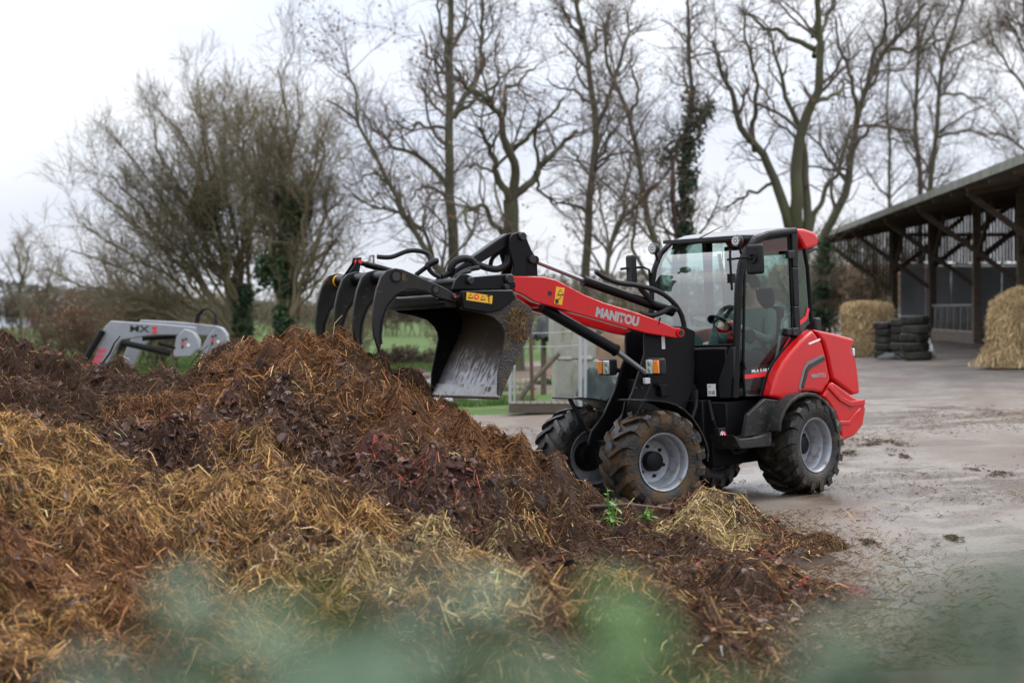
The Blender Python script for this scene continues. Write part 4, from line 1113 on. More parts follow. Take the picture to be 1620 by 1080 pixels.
b = FB(); b.lathe([(.051,-.56),(.0515,-.555),(.0515,-.50),(.051,-.495)], (q[0],0,q[2]), 24); b.build('tube_band', M['yellow'], GB)
q2 = S(c1(748,425),'F',Y=.52); b = FB(); b.lathe([(.0005,.5465),(.024,.5465),(.025,.545)], (q2[0],0,q2[2]), 20); b.build('bore_shade_disc', M['ink'], GB)  # second tube end, its dark inside painted as a disc too
b = FB(); b.lathe([(.020,.545),(.036,.545),(.036,-.56),(.020,-.56)], (q2[0],0,q2[2]), 20); b.lathe([(.0205,.545),(.0205,.45),(.0005,.45)], (q2[0],0,q2[2]), 16); b.build('cross_tube', M['black'], GB)
q3 = S(c1(852,465),'F',Y=.52); b = FB(); b.lathe([(.0005,.56),(.018,.56),(.024,.55),(.024,-.56)], (q3[0],0,q3[2]), 16); b.build('grapple_pivot', M['pin'], GB)
b = FB(); b.lathe([(.0005,.563),(.009,.563),(.010,.56)], (q3[0],0,q3[2]), 10); b.build('pivot_nipple', M['reddecal'], GB)
b = FB(); b.bar((q3[0]+.02,-.56,q3[2]-.06),(q3[0]+.02,.52,q3[2]-.06),.10,.05); b.bar((q2[0]-.02,-.5,q2[2]-.09),(q2[0]-.02,.5,q2[2]-.09),.05,.05); b.build('grapple_beam', M['black'], GB, bevel=.006)
# grapple cylinder with its bracket on the tube
yb = -.30
e0 = S(c1(308,268),'F',Y=yb); 
br = [(q[0]+.055,q[2]+.02),(q[0]-.06,q[2]+.03),(e0[0]-.02,e0[2]+.035),(e0[0]+.02,e0[2]+.035),(e0[0]+.035,e0[2]-.01)]
for dy in (-.045, .03): FB().prism(br, yb+dy, yb+dy+.015).build('cylinder_bracket', M['black_clean'], GB, bevel=.004)
e1 = S(c1(470,312),'F',Y=yb); e2 = e1 + (e1-e0)*2.0
cy = FB().tube([e0, e0+(e1-e0)*.35], .020, 12).build('grapple_cylinder', M['black'], GB); FB().tube([e0+(e1-e0)*.30, e2], .027, 14).build('barrel', M['black_clean'], cy)
b = FB(); b.lathe([(.0005,.06),(.016,.06),(.018,.05),(.018,-.05),(.0005,-.05)], (e0[0],yb,e0[2]), 14); b.build('cylinder_pin', M['reddecal'], cy)
b = FB(); b.tube([S(c1(375,265),'F',Y=yb), S(c1(378,235),'F',Y=yb), S(c1(400,230),'F',Y=yb)], .010, 8); b.tube([S(c1(400,290),'F',Y=yb), S(c1(400,232),'F',Y=yb)], .008, 8); b.build('hose_fitting', M['chrome'], cy)
def gh(pts, Y, r): hose([S(c1(*p),'F',Y=(Y[0]+(Y[1]-Y[0])*i/(len(pts)-1))) for i, p in enumerate(pts)], r, 'hose', GB)
gh([(420,238),(500,240),(590,207),(660,205),(712,225),(722,262),(712,300),(740,335),(790,360)], (-.30,-.1), .019)
gh([(640,342),(680,312),(720,285),(765,262)], (-.2,-.1), .019)
gh([(700,300),(712,280),(740,265),(765,258)], (-.1,-.1), .022)
gh([(838,330),(840,300),(865,265),(910,248),(955,255),(985,285)], (.0,.05), .030)
gh([(985,280),(1050,302),(1110,308),(1160,275),(1168,230)], (.05,.05), .028)
gh([(1065,285),(1075,250),(1110,215),(1150,200)], (-.05,.0), .018)
gh([(845,390),(870,350),(930,315),(1000,300)], (.15,.12), .020)
gh([(860,410),(890,340),(950,320)], (.25,.2), .016)
gh([(790,350),(830,330),(880,330),(905,350)], (.0,.0), .022)
gh([(760,380),(800,345),(850,340),(880,370)], (-.25,-.2), .022)
# ================================================================ behind the heap: detached tractor loader
LA = empty('tractor_front_loader', tuple(G(250, 640, 0)), label='grey detached tractor front loader with red stripes parked behind the heap', cat='loader arms')
lo_ = np.array(LA.location)
DN, DF = 32.0, 32.9
def LP(pts, d): return [W(*c6(*p), d) - lo_ for p in pts]
def plate(mb, pts, d, th):
    a = LP(pts, d); n = len(a); c = [p + np.array([0, th, 0]) for p in a]
    return mb.add(a + c, [tuple(range(n)), tuple(range(2*n-1, n-1, -1))] + [(i, n+i, n+(i+1) % n, (i+1) % n) for i in range(n)])
M['lgrey'] = mat('grey_loader_paint', (.25,.265,.29), (.20,.215,.235), 3, .4, .5, dirt=(.16,.14,.11), dirt_lo=.62, dirt_hi=.8, dscale=5)
M['pink'] = mat('faded_red_stripe', (.55,.06,.10), None, 4, .5)
for d, dx, dy in ((DN, 0, 0), (DF, 0, 0)):
    if d == DN: arm = [(630,530),(900,548),(1112,566),(1108,606),(1000,612),(880,612),(800,622),(692,640),(655,690),(600,800),(560,960),(480,960),(520,790),(590,572)]
    else: arm = [(800,525),(1000,535),(1242,560),(1262,600),(1240,620),(1120,612),(960,618),(850,640),(800,705),(742,822),(700,960),(610,960),(664,830),(722,680)]
    m = MB(); plate(m, arm, d, .14); m.build('loader_arm', M['lgrey'], LA, bevel=.015)
for pts, d in (([(1050,575),(1100,590),(1130,640),(1130,692),(1082,735),(990,738),(984,715),(1005,620)], DN-.07), ([(1230,560),(1262,570),(1290,605),(1297,660),(1262,708),(1165,728),(1140,700),(1180,620)], DF-.07)):
    m = MB(); plate(m, pts, d, .28); hp_ = m.build('headstock_plate', M['lgrey'], LA, bevel=.02)
    cx_, cy_ = np.mean([p[0] for p in pts]), np.mean([p[1] for p in pts])
    for (ox, oy, r, mm) in ((-18,-5,11,'pink'),(-18,16,8,None),(14,5,9,'white')):
        m = MB(); cc = LP([(cx_+ox, cy_+oy)], d-.004)[0]; m.lathe([(.0005,-.004),(r/3.6/99,-.004),(r/3.6/99,.01)], cc, 14)
        m.build('marking', M[mm] if mm else mat('green_dot', (.02,.25,.07), None, 4, .5), hp_)
    for ox, oy in ((-30,-40),(0,-50),(-35,25)): MB().lathe([(.0005,-.01),(.018,-.01),(.02,.01)], LP([(cx_+ox*.6,cy_+oy*.6)], d-.01)[0], 10).build('headstock_bolt', M['ink'], hp_)
for j, y in enumerate((690, 722, 752)):
    m = MB(); x0 = 560 - j*16; plate(m, [(x0,y),(x0+48,y),(x0+40,y+22),(x0-8,y+22)], DN-.006, .004); m.build('red_stripe', M['pink'], LA)
a, b_ = LP([(740,592)], DN-.006)[0], LP([(850,596)], DN-.006)[0]
lettering('MX', a, b_-a, (0,0,1), np.linalg.norm(b_-a), .105, M['ink'], LA, bold=.02)
m = MB(); plate(m, [(862,566),(895,562),(888,580),(872,584)], DN-.006, .004); plate(m, [(872,588),(896,586),(890,602),(864,602)], DN-.006, .004); m.build('logo_mark', M['reddecal'], LA)
for pts, r in (([(585,585),(488,748),(470,800)], .055), ([(690,652),(830,684),(970,716)], .05), ([(812,630),(1000,618)], .045), ([(700,650),(640,790)], .035), ([(905,655),(1000,685)], .03)):
    MB().tube(LP(pts, DN-.05 if r != .045 else DN+.3), r, 10).build('hydraulic_ram', M['black'], LA)
for k in range(3):
    pts = LP([(1112+8*k,545),(1120+8*k,500),(1150+6*k,466),(1190+5*k,462),(1222+4*k,490),(1232+3*k,552)], DF-.2+.1*k)
    MB().tube(pts, .018, 6).build('loader_hose', M['hose'], LA)
# a dead stick standing in the heap in front of it
st = [W(*c6(685,616), 17.0), W(*c6(650,660), 17.0), W(*c6(625,715), 17.05), W(*c6(585,770), 17.1), W(*c6(555,800), 17.1)]
o = MB().tube(st, [.006,.008,.010,.011,.012], 6).build('dry_stick', mat('grey_stick', (.05,.04,.03), None, 9, .8), None)
tag(o, 'thin bent dry stick poking from the heap before the grey loader', 'stick')

# ================================================================ concrete blocks, fence, tarps (middle distance)
def m_block(N, L, P):
    q = NT(N, L); v = q.coord(); n1 = q.noise(v, 3.5, 6); n2 = q.noise(q.coord((3,3,.6)), 4, 5)
    base = q.mix(q.rng(n1, .3, .7), (.33,.32,.28), (.24,.235,.20))
    base = q.mix(q.rng(n2, .54, .66, 0, .8), base, (.16,.19,.06))
    L.new(base, P.inputs['Base Color']); P.inputs['Roughness'].default_value = .85; q.bump(n1, .4, P, .02)
M['block'] = ramp_mat('mossy_cast_concrete', m_block)
g0 = G(908, 640); BD = g0[1]
def bpx(x): return (x-CX)/F*BD
sc_ = BD/F
lowz = g0[2]; lh = (640-567)*sc_; uh = (567-492)*sc_
for (x0, x1, z0, h, lab, nub) in ((876,946,lowz-.02,lh,'mossy square concrete block standing on the grass under the other block', True), (871,941,lowz-.02+lh,uh,'mossy square concrete block stacked on top of the lower block', False)):
    m = MB(); w = (x1-x0)*sc_; m.box(((bpx(x0)+bpx(x1))/2, BD+.42, z0+h/2), (w, .8, h), np.array(Matrix.Rotation(.06, 3, 'Z')))
    e = empty('concrete_block', ((bpx(x0)+bpx(x1))/2, BD+.42, z0), label=lab, cat='concrete block', group='stacked concrete blocks'); eo = np.array(e.location)
    m.v = [tuple(np.array(p)-eo) for p in m.v]; m.build('block_body', M['block'], e, bevel=.03)
    if nub:
        for px in (894, 926):
            m = MB(); m.loft([[((px-CX)/F*BD-eo[0]+sx*a*.13, sy*a*.13-.30, h+z) for sx, sy in ((-1,-1),(1,-1),(1,1),(-1,1))] for a, z in ((1,0),(.9,.05),(.5,.085))]); m.build('stacking_nub', M['block'], e, bevel=.01)
# fence posts, poles, log, wires
M['rustpost'] = mat('rusty_iron_post', (.11,.055,.035), (.07,.04,.028), 9, .8)
M['galv'] = mat('galvanised_pole', (.42,.44,.46), (.34,.355,.37), 7, .4, .5, metal=.4)
M['oldwood'] = mat('weathered_wood', (.105,.083,.06), (.06,.05,.036), 5, .85, stretch=(1,1,6), bump=.5)
def post(px, ytop, ybot, wpx, m, name, label, cat, d=None, lean=0.0, group=None, cap=False):
    g = G(px, ybot) if d is None else np.array([(px-CX)/F*d, d, H-(ybot-HY)/F*d])
    h = (ybot-ytop)/F*g[1]; r = wpx/F*g[1]/2
    e = empty(name, tuple(g), label=label, cat=cat, group=group)
    b = MB(); b.tube([(0,0,-.1),(lean*.5,0,h*.5),(lean,0,h)], [r*1.05,r,r*.92], 8); b.build('shaft', m, e)
    if cap: MB().lathe([(r,h-.01),(r*.8,h+.02),(.0005,h+.03)], (lean,0,0), 8, axis=2).build('cap', m, e)
    return e
post(843, 520, 652, 6, M['rustpost'], 'fence_post', 'rusty iron fence post between bucket and concrete blocks', 'post', lean=-.04, group='fence posts', cap=True)
post(826, 545, 585, 7, M['oldwood'], 'fence_post', 'short dark wooden post far behind the bucket edge', 'post', group='fence posts', cap=True)
post(918, 500, 655, 6, M['galv'], 'metal_pole', 'left one of two thin galvanised poles before the concrete blocks', 'pole', d=33.4, group='galvanised poles', cap=True)
post(926, 500, 650, 5, M['galv'], 'metal_pole', 'right one of two thin galvanised poles before the concrete blocks', 'pole', d=34.0, group='galvanised poles', cap=True)
post(807, 575, 655, 5, M['galv'], 'metal_pole', 'short galvanised pole just right of the bucket edge', 'pole', d=33.4, group='galvanised poles', cap=True)
post(814, 580, 640, 4, M['galv'], 'metal_pole', 'thin galvanised pole behind the short one at the bucket edge', 'pole', d=35.5, group='galvanised poles', cap=True)
e = empty('fence_rail', tuple(G(830, 650)), label='leaning round wooden rail propped against the concrete blocks', cat='rail'); eo = np.array(e.location)
MB().tube([W(806,655,34.2)-eo, W(840,605,34.4)-eo, W(884,560,34.6)-eo], [.05,.047,.04], 8).build('pole', M['oldwood'], e)
MB().lathe([(.0005,.004),(.04,.004),(.041,0)], W(884,560,34.6)-eo, 8).build('cut_end', mat('pale_cut_wood', (.3,.24,.15), None, 8, .8), e)
for y0, y1, lab in ((527,521,'upper strand of fence wire running to the blocks'), (548,545,'lower strand of fence wire running to the blocks')):
    o = MB().tube([W(790,y0+2,35), W(843,y0,34.6), W(880,(y0+y1)/2+2,34.6), W(930,y1,34.6)], .006, 5).build('fence_wire', M['galv'], None); tag(o, lab, 'wire', 'fence wires')
# low timber pallet deck
e = empty('timber_pallet', tuple(G(860, 655)), label='low weathered timber pallet lying at the edge of the yard', cat='pallet'); eo = np.array(e.location)
for k in range(9):
    x = (812 + k*11 - CX)/F*eo[1]; MB().box((x-eo[0], .3, .17), (.10, .9, .025)).build('plank', M['oldwood'], e, bevel=.004)
for y in (-.12, .3, .7): MB().box(((856-CX)/F*eo[1]-eo[0], y, .09), (1.05, .08, .12)).build('bearer', M['oldwood'], e, bevel=.005)
# crumpled sheets
M['tarp'] = mat('black_silage_sheet', (.012,.014,.014), (.02,.026,.026), 4, .28, .4, bump=.4, bscale=9)
M['tarpg'] = mat('dark_green_silage_sheet', (.012,.026,.023), (.008,.014,.014), 4, .42, .55, spec=.25, bump=.4, bscale=9)
def crumple(name, c, rx, ry, h, m, seed, label, cat, group=None, par=True):
    n = 42; u = np.linspace(-1, 1, n); U, V = np.meshgrid(u, u); R = np.sqrt(U*U+V*V)
    prof = np.clip(1-R**2.2, 0, 1)**.7
    Z = h*prof*(.75+.45*fbm(U*1.7+seed, V*1.7, seed, 3)) + .10*h*np.abs(fbm(U*5, V*5+seed, 1.2*seed, 3))*(R < 1.02)
    X = c[0] + rx*U*(1+.12*fbm(U*2, V*2, seed+3, 2)); Y = c[1] + ry*V*(1+.12*fbm(U*2, V*2, seed+7, 2))
    ix = np.arange(n*n).reshape(n, n); f = np.stack([ix[:-1,:-1], ix[:-1,1:], ix[1:,1:], ix[1:,:-1]], -1).reshape(-1,4)
    ok = (R[:-1,:-1] < 1).ravel()
    o = npmesh(name, np.stack([X-c[0], Y-c[1], Z], -1).reshape(-1,3), f[ok], None, True, m); o.location = c
    return tag(o, label, cat, group)
crumple('plastic_sheet', G(965, 640), .62, .7, .62, M['tarpg'], 3.1, 'dark green crumpled silage sheet heaped behind the far front wheel', 'plastic sheet', 'silage sheets')
crumple('plastic_sheet', G(908, 644), .24, .3, .22, M['tarp'], 5.7, 'small black crumpled sheet lying at the foot of the blocks', 'plastic sheet', 'silage sheets')
g = G(858, 610)
crumple('plastic_sheet', np.array([(862-CX)/F*40, 40, 1.02]), .27, .3, .62, M['tarp'], 8.3, 'black sheet wrapped over the fence behind the left of the upper block', 'plastic sheet', 'silage sheets')
post(860, 512, 622, 9, M['oldwood'], 'fence_post', 'wooden fence post carrying the black sheet beside the blocks', 'post', d=40.1, group='fence posts', cap=True)
# brown earth bank behind the blocks
crumple('earth_bank', np.array([(985-CX)/F*46, 46, float(gz(2.5))-.05]), 2.0, 1.5, 1.5, mat('bare_brown_earth', (.17,.105,.06), (.09,.06,.035), 2, .9, bump=.8), 6.2, 'brown earth bank seen beneath the raised boom', 'earth bank')

# ================================================================ open barn on the right
BN = empty('open_barn', (16.5, 86, float(gz(16.5))), label='open timber barn with slatted gable and wide overhanging eave', cat='barn'); bo = np.array(BN.location)
M['barnwood'] = mat('dark_barn_timber', (.105,.073,.053), (.062,.045,.034), 3, .85, stretch=(1,1,4), bump=.4)
M['greywood'] = mat('grey_barn_timber', (.17,.13,.10), (.10,.078,.06), 3, .85, stretch=(1,1,4), bump=.4)
M['fibre'] = mat('fibre_cement_sheet', (.23,.225,.205), (.12,.125,.10), 1.5, .85, dirt=(.09,.105,.045), dirt_lo=.50, dirt_hi=.7, dscale=2.5)
M['clad'] = mat('blue_grey_metal_cladding', (.46,.50,.54), (.36,.39,.42), 1.2, .45, .55, metal=.3)
dirv = np.array([-.06, -1.0, 0])                                  # along the eave, towards the camera
EV = np.array([13.4, 86, H + 3.06]) - bo; PL = np.array([16.5, 86, 0]) - bo
slope = np.array([1, 0, .20]); slope /= np.linalg.norm(slope)
def onr(t, s): return EV + dirv*t + slope*s                          # t along eave, s up the roof
def ground_at(p): return float(gz(p[0]+bo[0])) - bo[2]
for k in range(46):                                                # corrugated roof sheets, one object each
    t0 = k*1.05 - .3; m = MB(); rows = []
    for i in range(13):
        t = t0 + 1.06*i/12; hgt = .03*math.sin(i/12*2*math.pi*6)
        rows.append([onr(t, -.25)+np.array([0,0,.16+hgt]), onr(t, 16)+np.array([0,0,.16+hgt]), onr(t, 16)+np.array([0,0,.135+hgt]), onr(t, -.25)+np.array([0,0,.115+hgt])])
    m.loft(rows, True, True); m.build('roof_sheet', M['fibre'], BN, smooth=60)
for s in (0.02, 1.6, 3.2, 4.8, 6.4, 9, 12): MB().bar(onr(-.3, s)+np.array([0,0,.02]), onr(48, s)+np.array([0,0,.02]), .10, .16, slope).build('purlin', M['greywood'] if s < .1 else M['barnwood'], BN)
MB().bar(onr(-.3,-.26)+np.array([0,0,.07]), onr(48,-.26)+np.array([0,0,.07]), .03, .20).build('fascia', M['fibre'], BN)
posts = []
for px in (1415, 1475, 1545, 1616):
    k = (px-CX)/F; d = (16.5-.06*86)/(k-.06); posts.append((86-d))
posts += [36.5]
for t in posts:
    p = PL + dirv*t; gzp = ground_at(p)
    top = onr(t, 3.1/slope[0])
    MB().box((p[0], p[1], (gzp-.1+top[2])/2), (.26, .26, top[2]-gzp+.1)).build('post', M['greywood'] if 18 < t < 24 or t > 27 else M['barnwood'], BN, bevel=.02)
    MB().bar(onr(t, .1)+np.array([0,.0,-.14]), onr(t, 12)+np.array([0,0,-.14]), .16, .26, slope).build('rafter', M['barnwood'], BN)
    MB().bar(onr(t, .25)+np.array([0,.12,-.28]), np.array([p[0], p[1]+.12, top[2]-2.9]), .10, .15).build('brace', M['barnwood'], BN)
    MB().bar(np.array([p[0]+.1, p[1]+.0, top[2]-2.0]), onr(t, 6.2)+np.array([0,0,-.3]), .13, .18).build('brace', M['barnwood'], BN)
    if t < 30: MB().bar(np.array([p[0]-.0, p[1]-.1, top[2]-2.0]), np.array([p[0], p[1]-2.2, top[2]-.2]), .12, .16).build('brace', M['barnwood'], BN)
    for q_ in range(3):
        pp = onr(t+1.2+q_*3.0, -.12); MB().bar(pp+np.array([0,0,-.08]), onr(t+1.2+q_*3.0, 1.2)+np.array([0,0,-.08]), .10, .14).build('rafter_tail', M['greywood'], BN)
tb = .35
for i in range(118):                                               # slatted far gable, boards with gaps
    s = .45 + i*.142; x = EV[0] + slope[0]*s; zt_ = (EV + slope*s)[2] - .08
    xx = x - PL[0]
    zb_ = ground_at(PL)+3.15 if xx > 0 else (EV + slope*.3)[2] - .32 - (s-.3)*slope[0]*(2.9-.3)/(3.1)
    zb_ += random.uniform(-.05, .05)
    if zt_ - zb_ > .05: MB().box((x, PL[1]-.14+tb, (zt_+zb_)/2), (.120+random.uniform(-.02,.008), .025, zt_-zb_)).build('slat', M['barnwood'] if i % 3 else M['greywood'], BN)
for z in (1.2, 2.4): MB().box((PL[0]+6.5, PL[1]+.05+tb, ground_at(PL)+3.15+z), (13.2, .12, .16)).build('gable_rail', M['barnwood'], BN)
for k in range(12):                                                # corrugated wall sheets under the slats
    m = MB(); x0 = PL[0] + .35 + k*1.1; rows = []
    for i in range(15):
        x = x0 + 1.09*i/14; y = PL[1]+tb+.02 + .022*math.sin(i/14*2*math.pi*7)
        rows.append([(x, y, ground_at(PL)+.5), (x, y, ground_at(PL)+3.0), (x, y+.01, ground_at(PL)+3.0), (x, y+.01, ground_at(PL)+.5)])
    m.loft(rows); m.build('wall_sheet', M['clad'], BN, smooth=60)
MB().box((PL[0]+6.4, PL[1]+tb-.06, ground_at(PL)+3.06), (12.8, .10, .10)).build('wall_rail', mat('pale_rail', (.45,.42,.40), (.35,.2,.16), 1.5, .6), BN)
MB().box((PL[0]+6.4, PL[1]+tb, ground_at(PL)+.24), (13.0, .25, .6)).build('plinth', M['block'], BN, bevel=.02)
# right-hand long wall, closing the barn
for k in range(26):
    t = k*1.9; p = onr(t, 15.6); q_ = onr(t+1.84, 15.6); gzp = 0.0
    MB().add([(p[0],p[1],-.2),(q_[0],q_[1],-.2),(q_[0],q_[1],q_[2]),(p[0],p[1],p[2]),(p[0]+.06,p[1],-.2),(q_[0]+.06,q_[1],-.2),(q_[0]+.06,q_[1],q_[2]),(p[0]+.06,p[1],p[2])], [(0,1,2,3),(7,6,5,4),(0,4,5,1),(1,5,6,2),(2,6,7,3),(3,7,4,0)]).build('side_panel', M['barnwood'], BN)
# feed barrier between the posts
M['rustrail'] = mat('rusty_feed_rail', (.16,.10,.075), (.30,.30,.30), 3, .6)
pA, pB = PL + dirv*posts[1], PL + dirv*posts[2]; gA = ground_at(pA)
for t in (.35, 1.25): MB().tube([pA*(1,1,0)+(0,0,gA+t), pB*(1,1,0)+(0,0,ground_at(pB)+t)], .045, 8).build('barrier_rail', M['rustrail'], BN)
for k in range(13):
    u = (k+.6)/13.2; p = pA*(1-u)+pB*u; gg = ground_at(p)
    MB().tube([(p[0],p[1],gg+.35),(p[0]+.02,p[1]-.10,gg+.6),(p[0],p[1]-.22,gg+.95),(p[0],p[1]-.25,gg+1.25)], .032, 6).build('barrier_bar', M['rustrail'] if k % 2 else M['galv'], BN)
MB().bar(pA*(1,1,0)+(0,0,gA+.15), pB*(1,1,0)+(0,0,ground_at(pB)+.15), .15, .4).build('kerb', M['greywood'], BN)

# ================================================================ bales and tyres
M['bale'] = mat('hay_bale_core', (.34,.25,.14), (.24,.17,.09), 6, .9, bump=1.0, bscale=14)
def bale(c, r, h, label, seed, dome=.12, skirt=0.0):
    """round bale standing on its end, shaggy"""
    e = empty('round_bale', c, 0, label, 'hay bale', 'round hay bales'); g = np.random.default_rng(seed)
    prof = [(.0005,h),(r*.45,h*.99),(r*.8,h*(1-dome*.4)),(r*.97,h*(1-dome)),(r*1.0,h*.7),(r*.98,h*.35),(r*1.02,.08),(r*1.04,-.05)]
    m = MB(); m.lathe(prof, (0,0,0), 44, axis=2)
    v = np.array(m.v); v[:,:2] *= (1+.06*fbm(v[:,0]*1.8+seed, v[:,1]*1.8, v[:,2]*1.5, 3))[:,None]; m.v = [tuple(p) for p in v]
    m.build('bale_core', M['bale'], e, smooth=70)
    n = 26000; a = g.random(n)*2*math.pi; z = h*g.random(n)*1.0; top = g.random(n) < .25
    rr = np.interp(z, [0,h*.35,h*.7,h*(1-dome),h], [r*1.04,r*.99,r*1.01,r*.97,r*.3]); rr = rr*(1+.06*fbm(np.cos(a)*r*1.8+seed, np.sin(a)*r*1.8, z*1.5, 3))+.02+.05*g.random(n)**2
    rr = np.where(top, r*np.sqrt(g.random(n)), rr); z = np.where(top, h*(1-dome*(rr/r)**2.5)+.01, z)
    if skirt: rr = rr + skirt*np.clip(1-z/(h*.4),0,1)**2*g.random(n)
    P = np.stack([rr*np.cos(a), rr*np.sin(a), z], 1)
    T = np.stack([np.cos(a)*.25, np.sin(a)*.25, -np.ones(n)], 1)*np.where(top,.2,1)[:,None] + g.normal(0,.45,(n,3)); T /= np.linalg.norm(T,axis=1,keepdims=True)
    L_ = (.08+.26*g.random(n)**1.5)[:,None]; s = np.cross(T, g.normal(0,1,(n,3))); s /= np.linalg.norm(s,axis=1,keepdims=True); s *= .0055
    A, B = P-T*L_/2, P+T*L_/2; A[:,2] = np.maximum(A[:,2], .0); B[:,2] = np.maximum(B[:,2], 0)
    V = np.stack([A-s,A+s,B+s,B-s],1).reshape(-1,3); patch = 1+.35*fbm(P[:,0]*2.5, P[:,1]*2.5, P[:,2]*1.2+seed, 3)
    col = np.array([.46,.345,.195])*(np.exp(g.normal(0,.3,n))*patch)[:,None]
    o = npmesh('loose_hay', V, np.arange(4*n).reshape(n,4), np.repeat(np.clip(col,.01,.8),4,0), False, M['straw'], e); tag(o, kind='stuff')
    return e
gl = G(1372, 562); gr_ = G(1632, 580)
bale(tuple(gl), .64, 1.40, 'round straw bale standing left of the tyre stacks by the barn corner', 3, .06, .1)
bale(tuple(gr_), .84, 1.60, 'large loose round hay bale spilling hay at the right picture edge', 8, .2, .45)
# worn tyres in stacks: every tyre is a thing
tm_ = MB()
tm_.lathe([(.17,.05),(.19,.09),(.25,.108),(.30,.10),(.325,.075),(.333,0),(.325,-.075),(.30,-.10),(.25,-.108),(.19,-.09),(.17,-.05),(.185,0),(.17,.05)], (0,0,0), 28, axis=2)
for k in range(28):
    a = 2*math.pi*k/28
    for z in (-.04, .04): tm_.box((.333*math.cos(a), .333*math.sin(a), z), (.022, .045, .05), np.array(Matrix.Rotation(a, 3, 'Z')))
tme = tm_.mesh('tyre_body', 40); tme.materials.append(M['tyre_clean'])
M['mosstyre'] = mat('mossy_old_rubber', (.018,.018,.017), (.04,.045,.025), 5, .7)
tme2 = tme.copy(); tme2.materials.clear(); tme2.materials.append(M['mosstyre'])
STK = [(1402, 566, 5, 'left tyre stack beside the straw bale', .92), (1430, 566, 5, 'middle tyre stack against the barn post', 1.0), (1449, 569, 5, 'right tyre stack nearest the feed barrier', 1.08)]
ORD = ['lowest', 'second lowest', 'third lowest', 'fourth lowest', 'topmost']
for px, py, n, lab, sc in STK:
    c = G(px, py); z = 0
    for k in range(n):
        o = link('worn_tyre', tme if (k+px) % 3 else tme2, None); o.scale = (sc,)*3
        o.location = (c[0]+random.uniform(-.04,.04), c[1]+random.uniform(-.04,.04), c[2] + .105*sc + z); z += .205*sc
        o.rotation_euler = (random.uniform(-.03,.03), random.uniform(-.03,.03), random.uniform(0,3))
        tag(o, f'worn black tyre, {ORD[k]} in the {lab}', 'tyre', 'stacked tyres')
c = G(1470, 566); o = crumple('plastic_sheet', c, .16, .2, .5, mat('white_plastic', (.6,.62,.6), (.4,.42,.4), 4, .5), 2.4, 'small white plastic scrap standing right of the tyre stacks', 'plastic sheet')
c = G(1415, 568); crumple('plastic_sheet', c, .5, .3, .22, M['tarp'], 4.4, 'flat black plastic lying before the tyre stacks', 'plastic sheet', 'silage sheets')

# ================================================================ far buildings
def house(c, w, dp, h, rh, wallm, roofm, name, label, rz=0.0, nwin=0):
    e = empty(name, c, rz, label, 'building')
    MB().box((0,0,h/2-.3), (w,dp,h+.6)).build('wall', wallm, e)
    m = MB(); m.add([(-w/2-.3,-dp/2-.4,h-.05),(w/2+.3,-dp/2-.4,h-.05),(w/2+.3,0,h+rh),(-w/2-.3,0,h+rh),(-w/2-.3,dp/2+.4,h-.05),(w/2+.3,dp/2+.4,h-.05)], [(0,1,2,3),(3,2,5,4),(0,3,4),(1,5,2),(0,4,5,1)]); m.build('roof', roofm, e, smooth=0)
    for k in range(nwin): MB().box((-w/2+(k+.5)*w/nwin, -dp/2-.02, h*.55), (1.0,.06,1.2)).build('window', M['ink'], e)
    return e
M['slate'] = mat('grey_sheet_roof', (.24,.26,.29), (.2,.22,.25), .6, .5)
M['tile'] = mat('red_clay_tiles', (.30,.13,.10), (.22,.10,.08), 1.5, .85)
M['render'] = mat('white_rendered_wall', (.62,.61,.58), (.5,.49,.47), .6, .9)
house(tuple(np.array([(-10-CX)/F*230, 230, -1.6])), 9, 10, 1.0, 1.5, mat('pale_metal_wall', (.42,.45,.48), None, 1, .6), M['slate'], 'farm_shed', 'far low grey roofed shed at the left picture edge')
house(tuple(np.array([(1345-CX)/F*130, 130, .5])), 9.5, 8, 1.9, 2.2, M['render'], M['tile'], 'farmhouse', 'far white farmhouse with red tiled roof beyond the straw bale', .1, 3)
# ================================================================ trees, hedges, shrubs
def unit(a): return a / (np.linalg.norm(a, axis=-1, keepdims=True) + 1e-9)
def tubes(P, R, n, ref):
    """batch of tapered tubes: P (N,K,3), R (N,K) -> verts, quads"""
    N, K, _ = P.shape
    T = np.empty_like(P); T[:,1:-1] = P[:,2:]-P[:,:-2]; T[:,0] = P[:,1]-P[:,0]; T[:,-1] = P[:,-1]-P[:,-2]; T = unit(T)
    U = unit(np.cross(T, ref[:,None,:])); V = np.cross(T, U)
    a = np.arange(n)*2*math.pi/n
    X = P[:,:,None,:] + R[:,:,None,None]*(np.cos(a)[None,None,:,None]*U[:,:,None,:] + np.sin(a)[None,None,:,None]*V[:,:,None,:])
    ix = np.arange(N*K*n).reshape(N, K, n)
    nx = np.roll(ix, -1, 2)
    f = np.stack([ix[:,:-1], nx[:,:-1], nx[:,1:], ix[:,1:]], -1).reshape(-1,4)
    return X.reshape(-1,3), f
def spline(pts, K):
    pts = np.array(pts, float); s = np.concatenate([[0], np.cumsum(np.linalg.norm(np.diff(pts,axis=0),axis=1))]); q = np.linspace(0, s[-1], K)
    return np.stack([np.interp(q, s, pts[:,i]) for i in range(3)], 1)
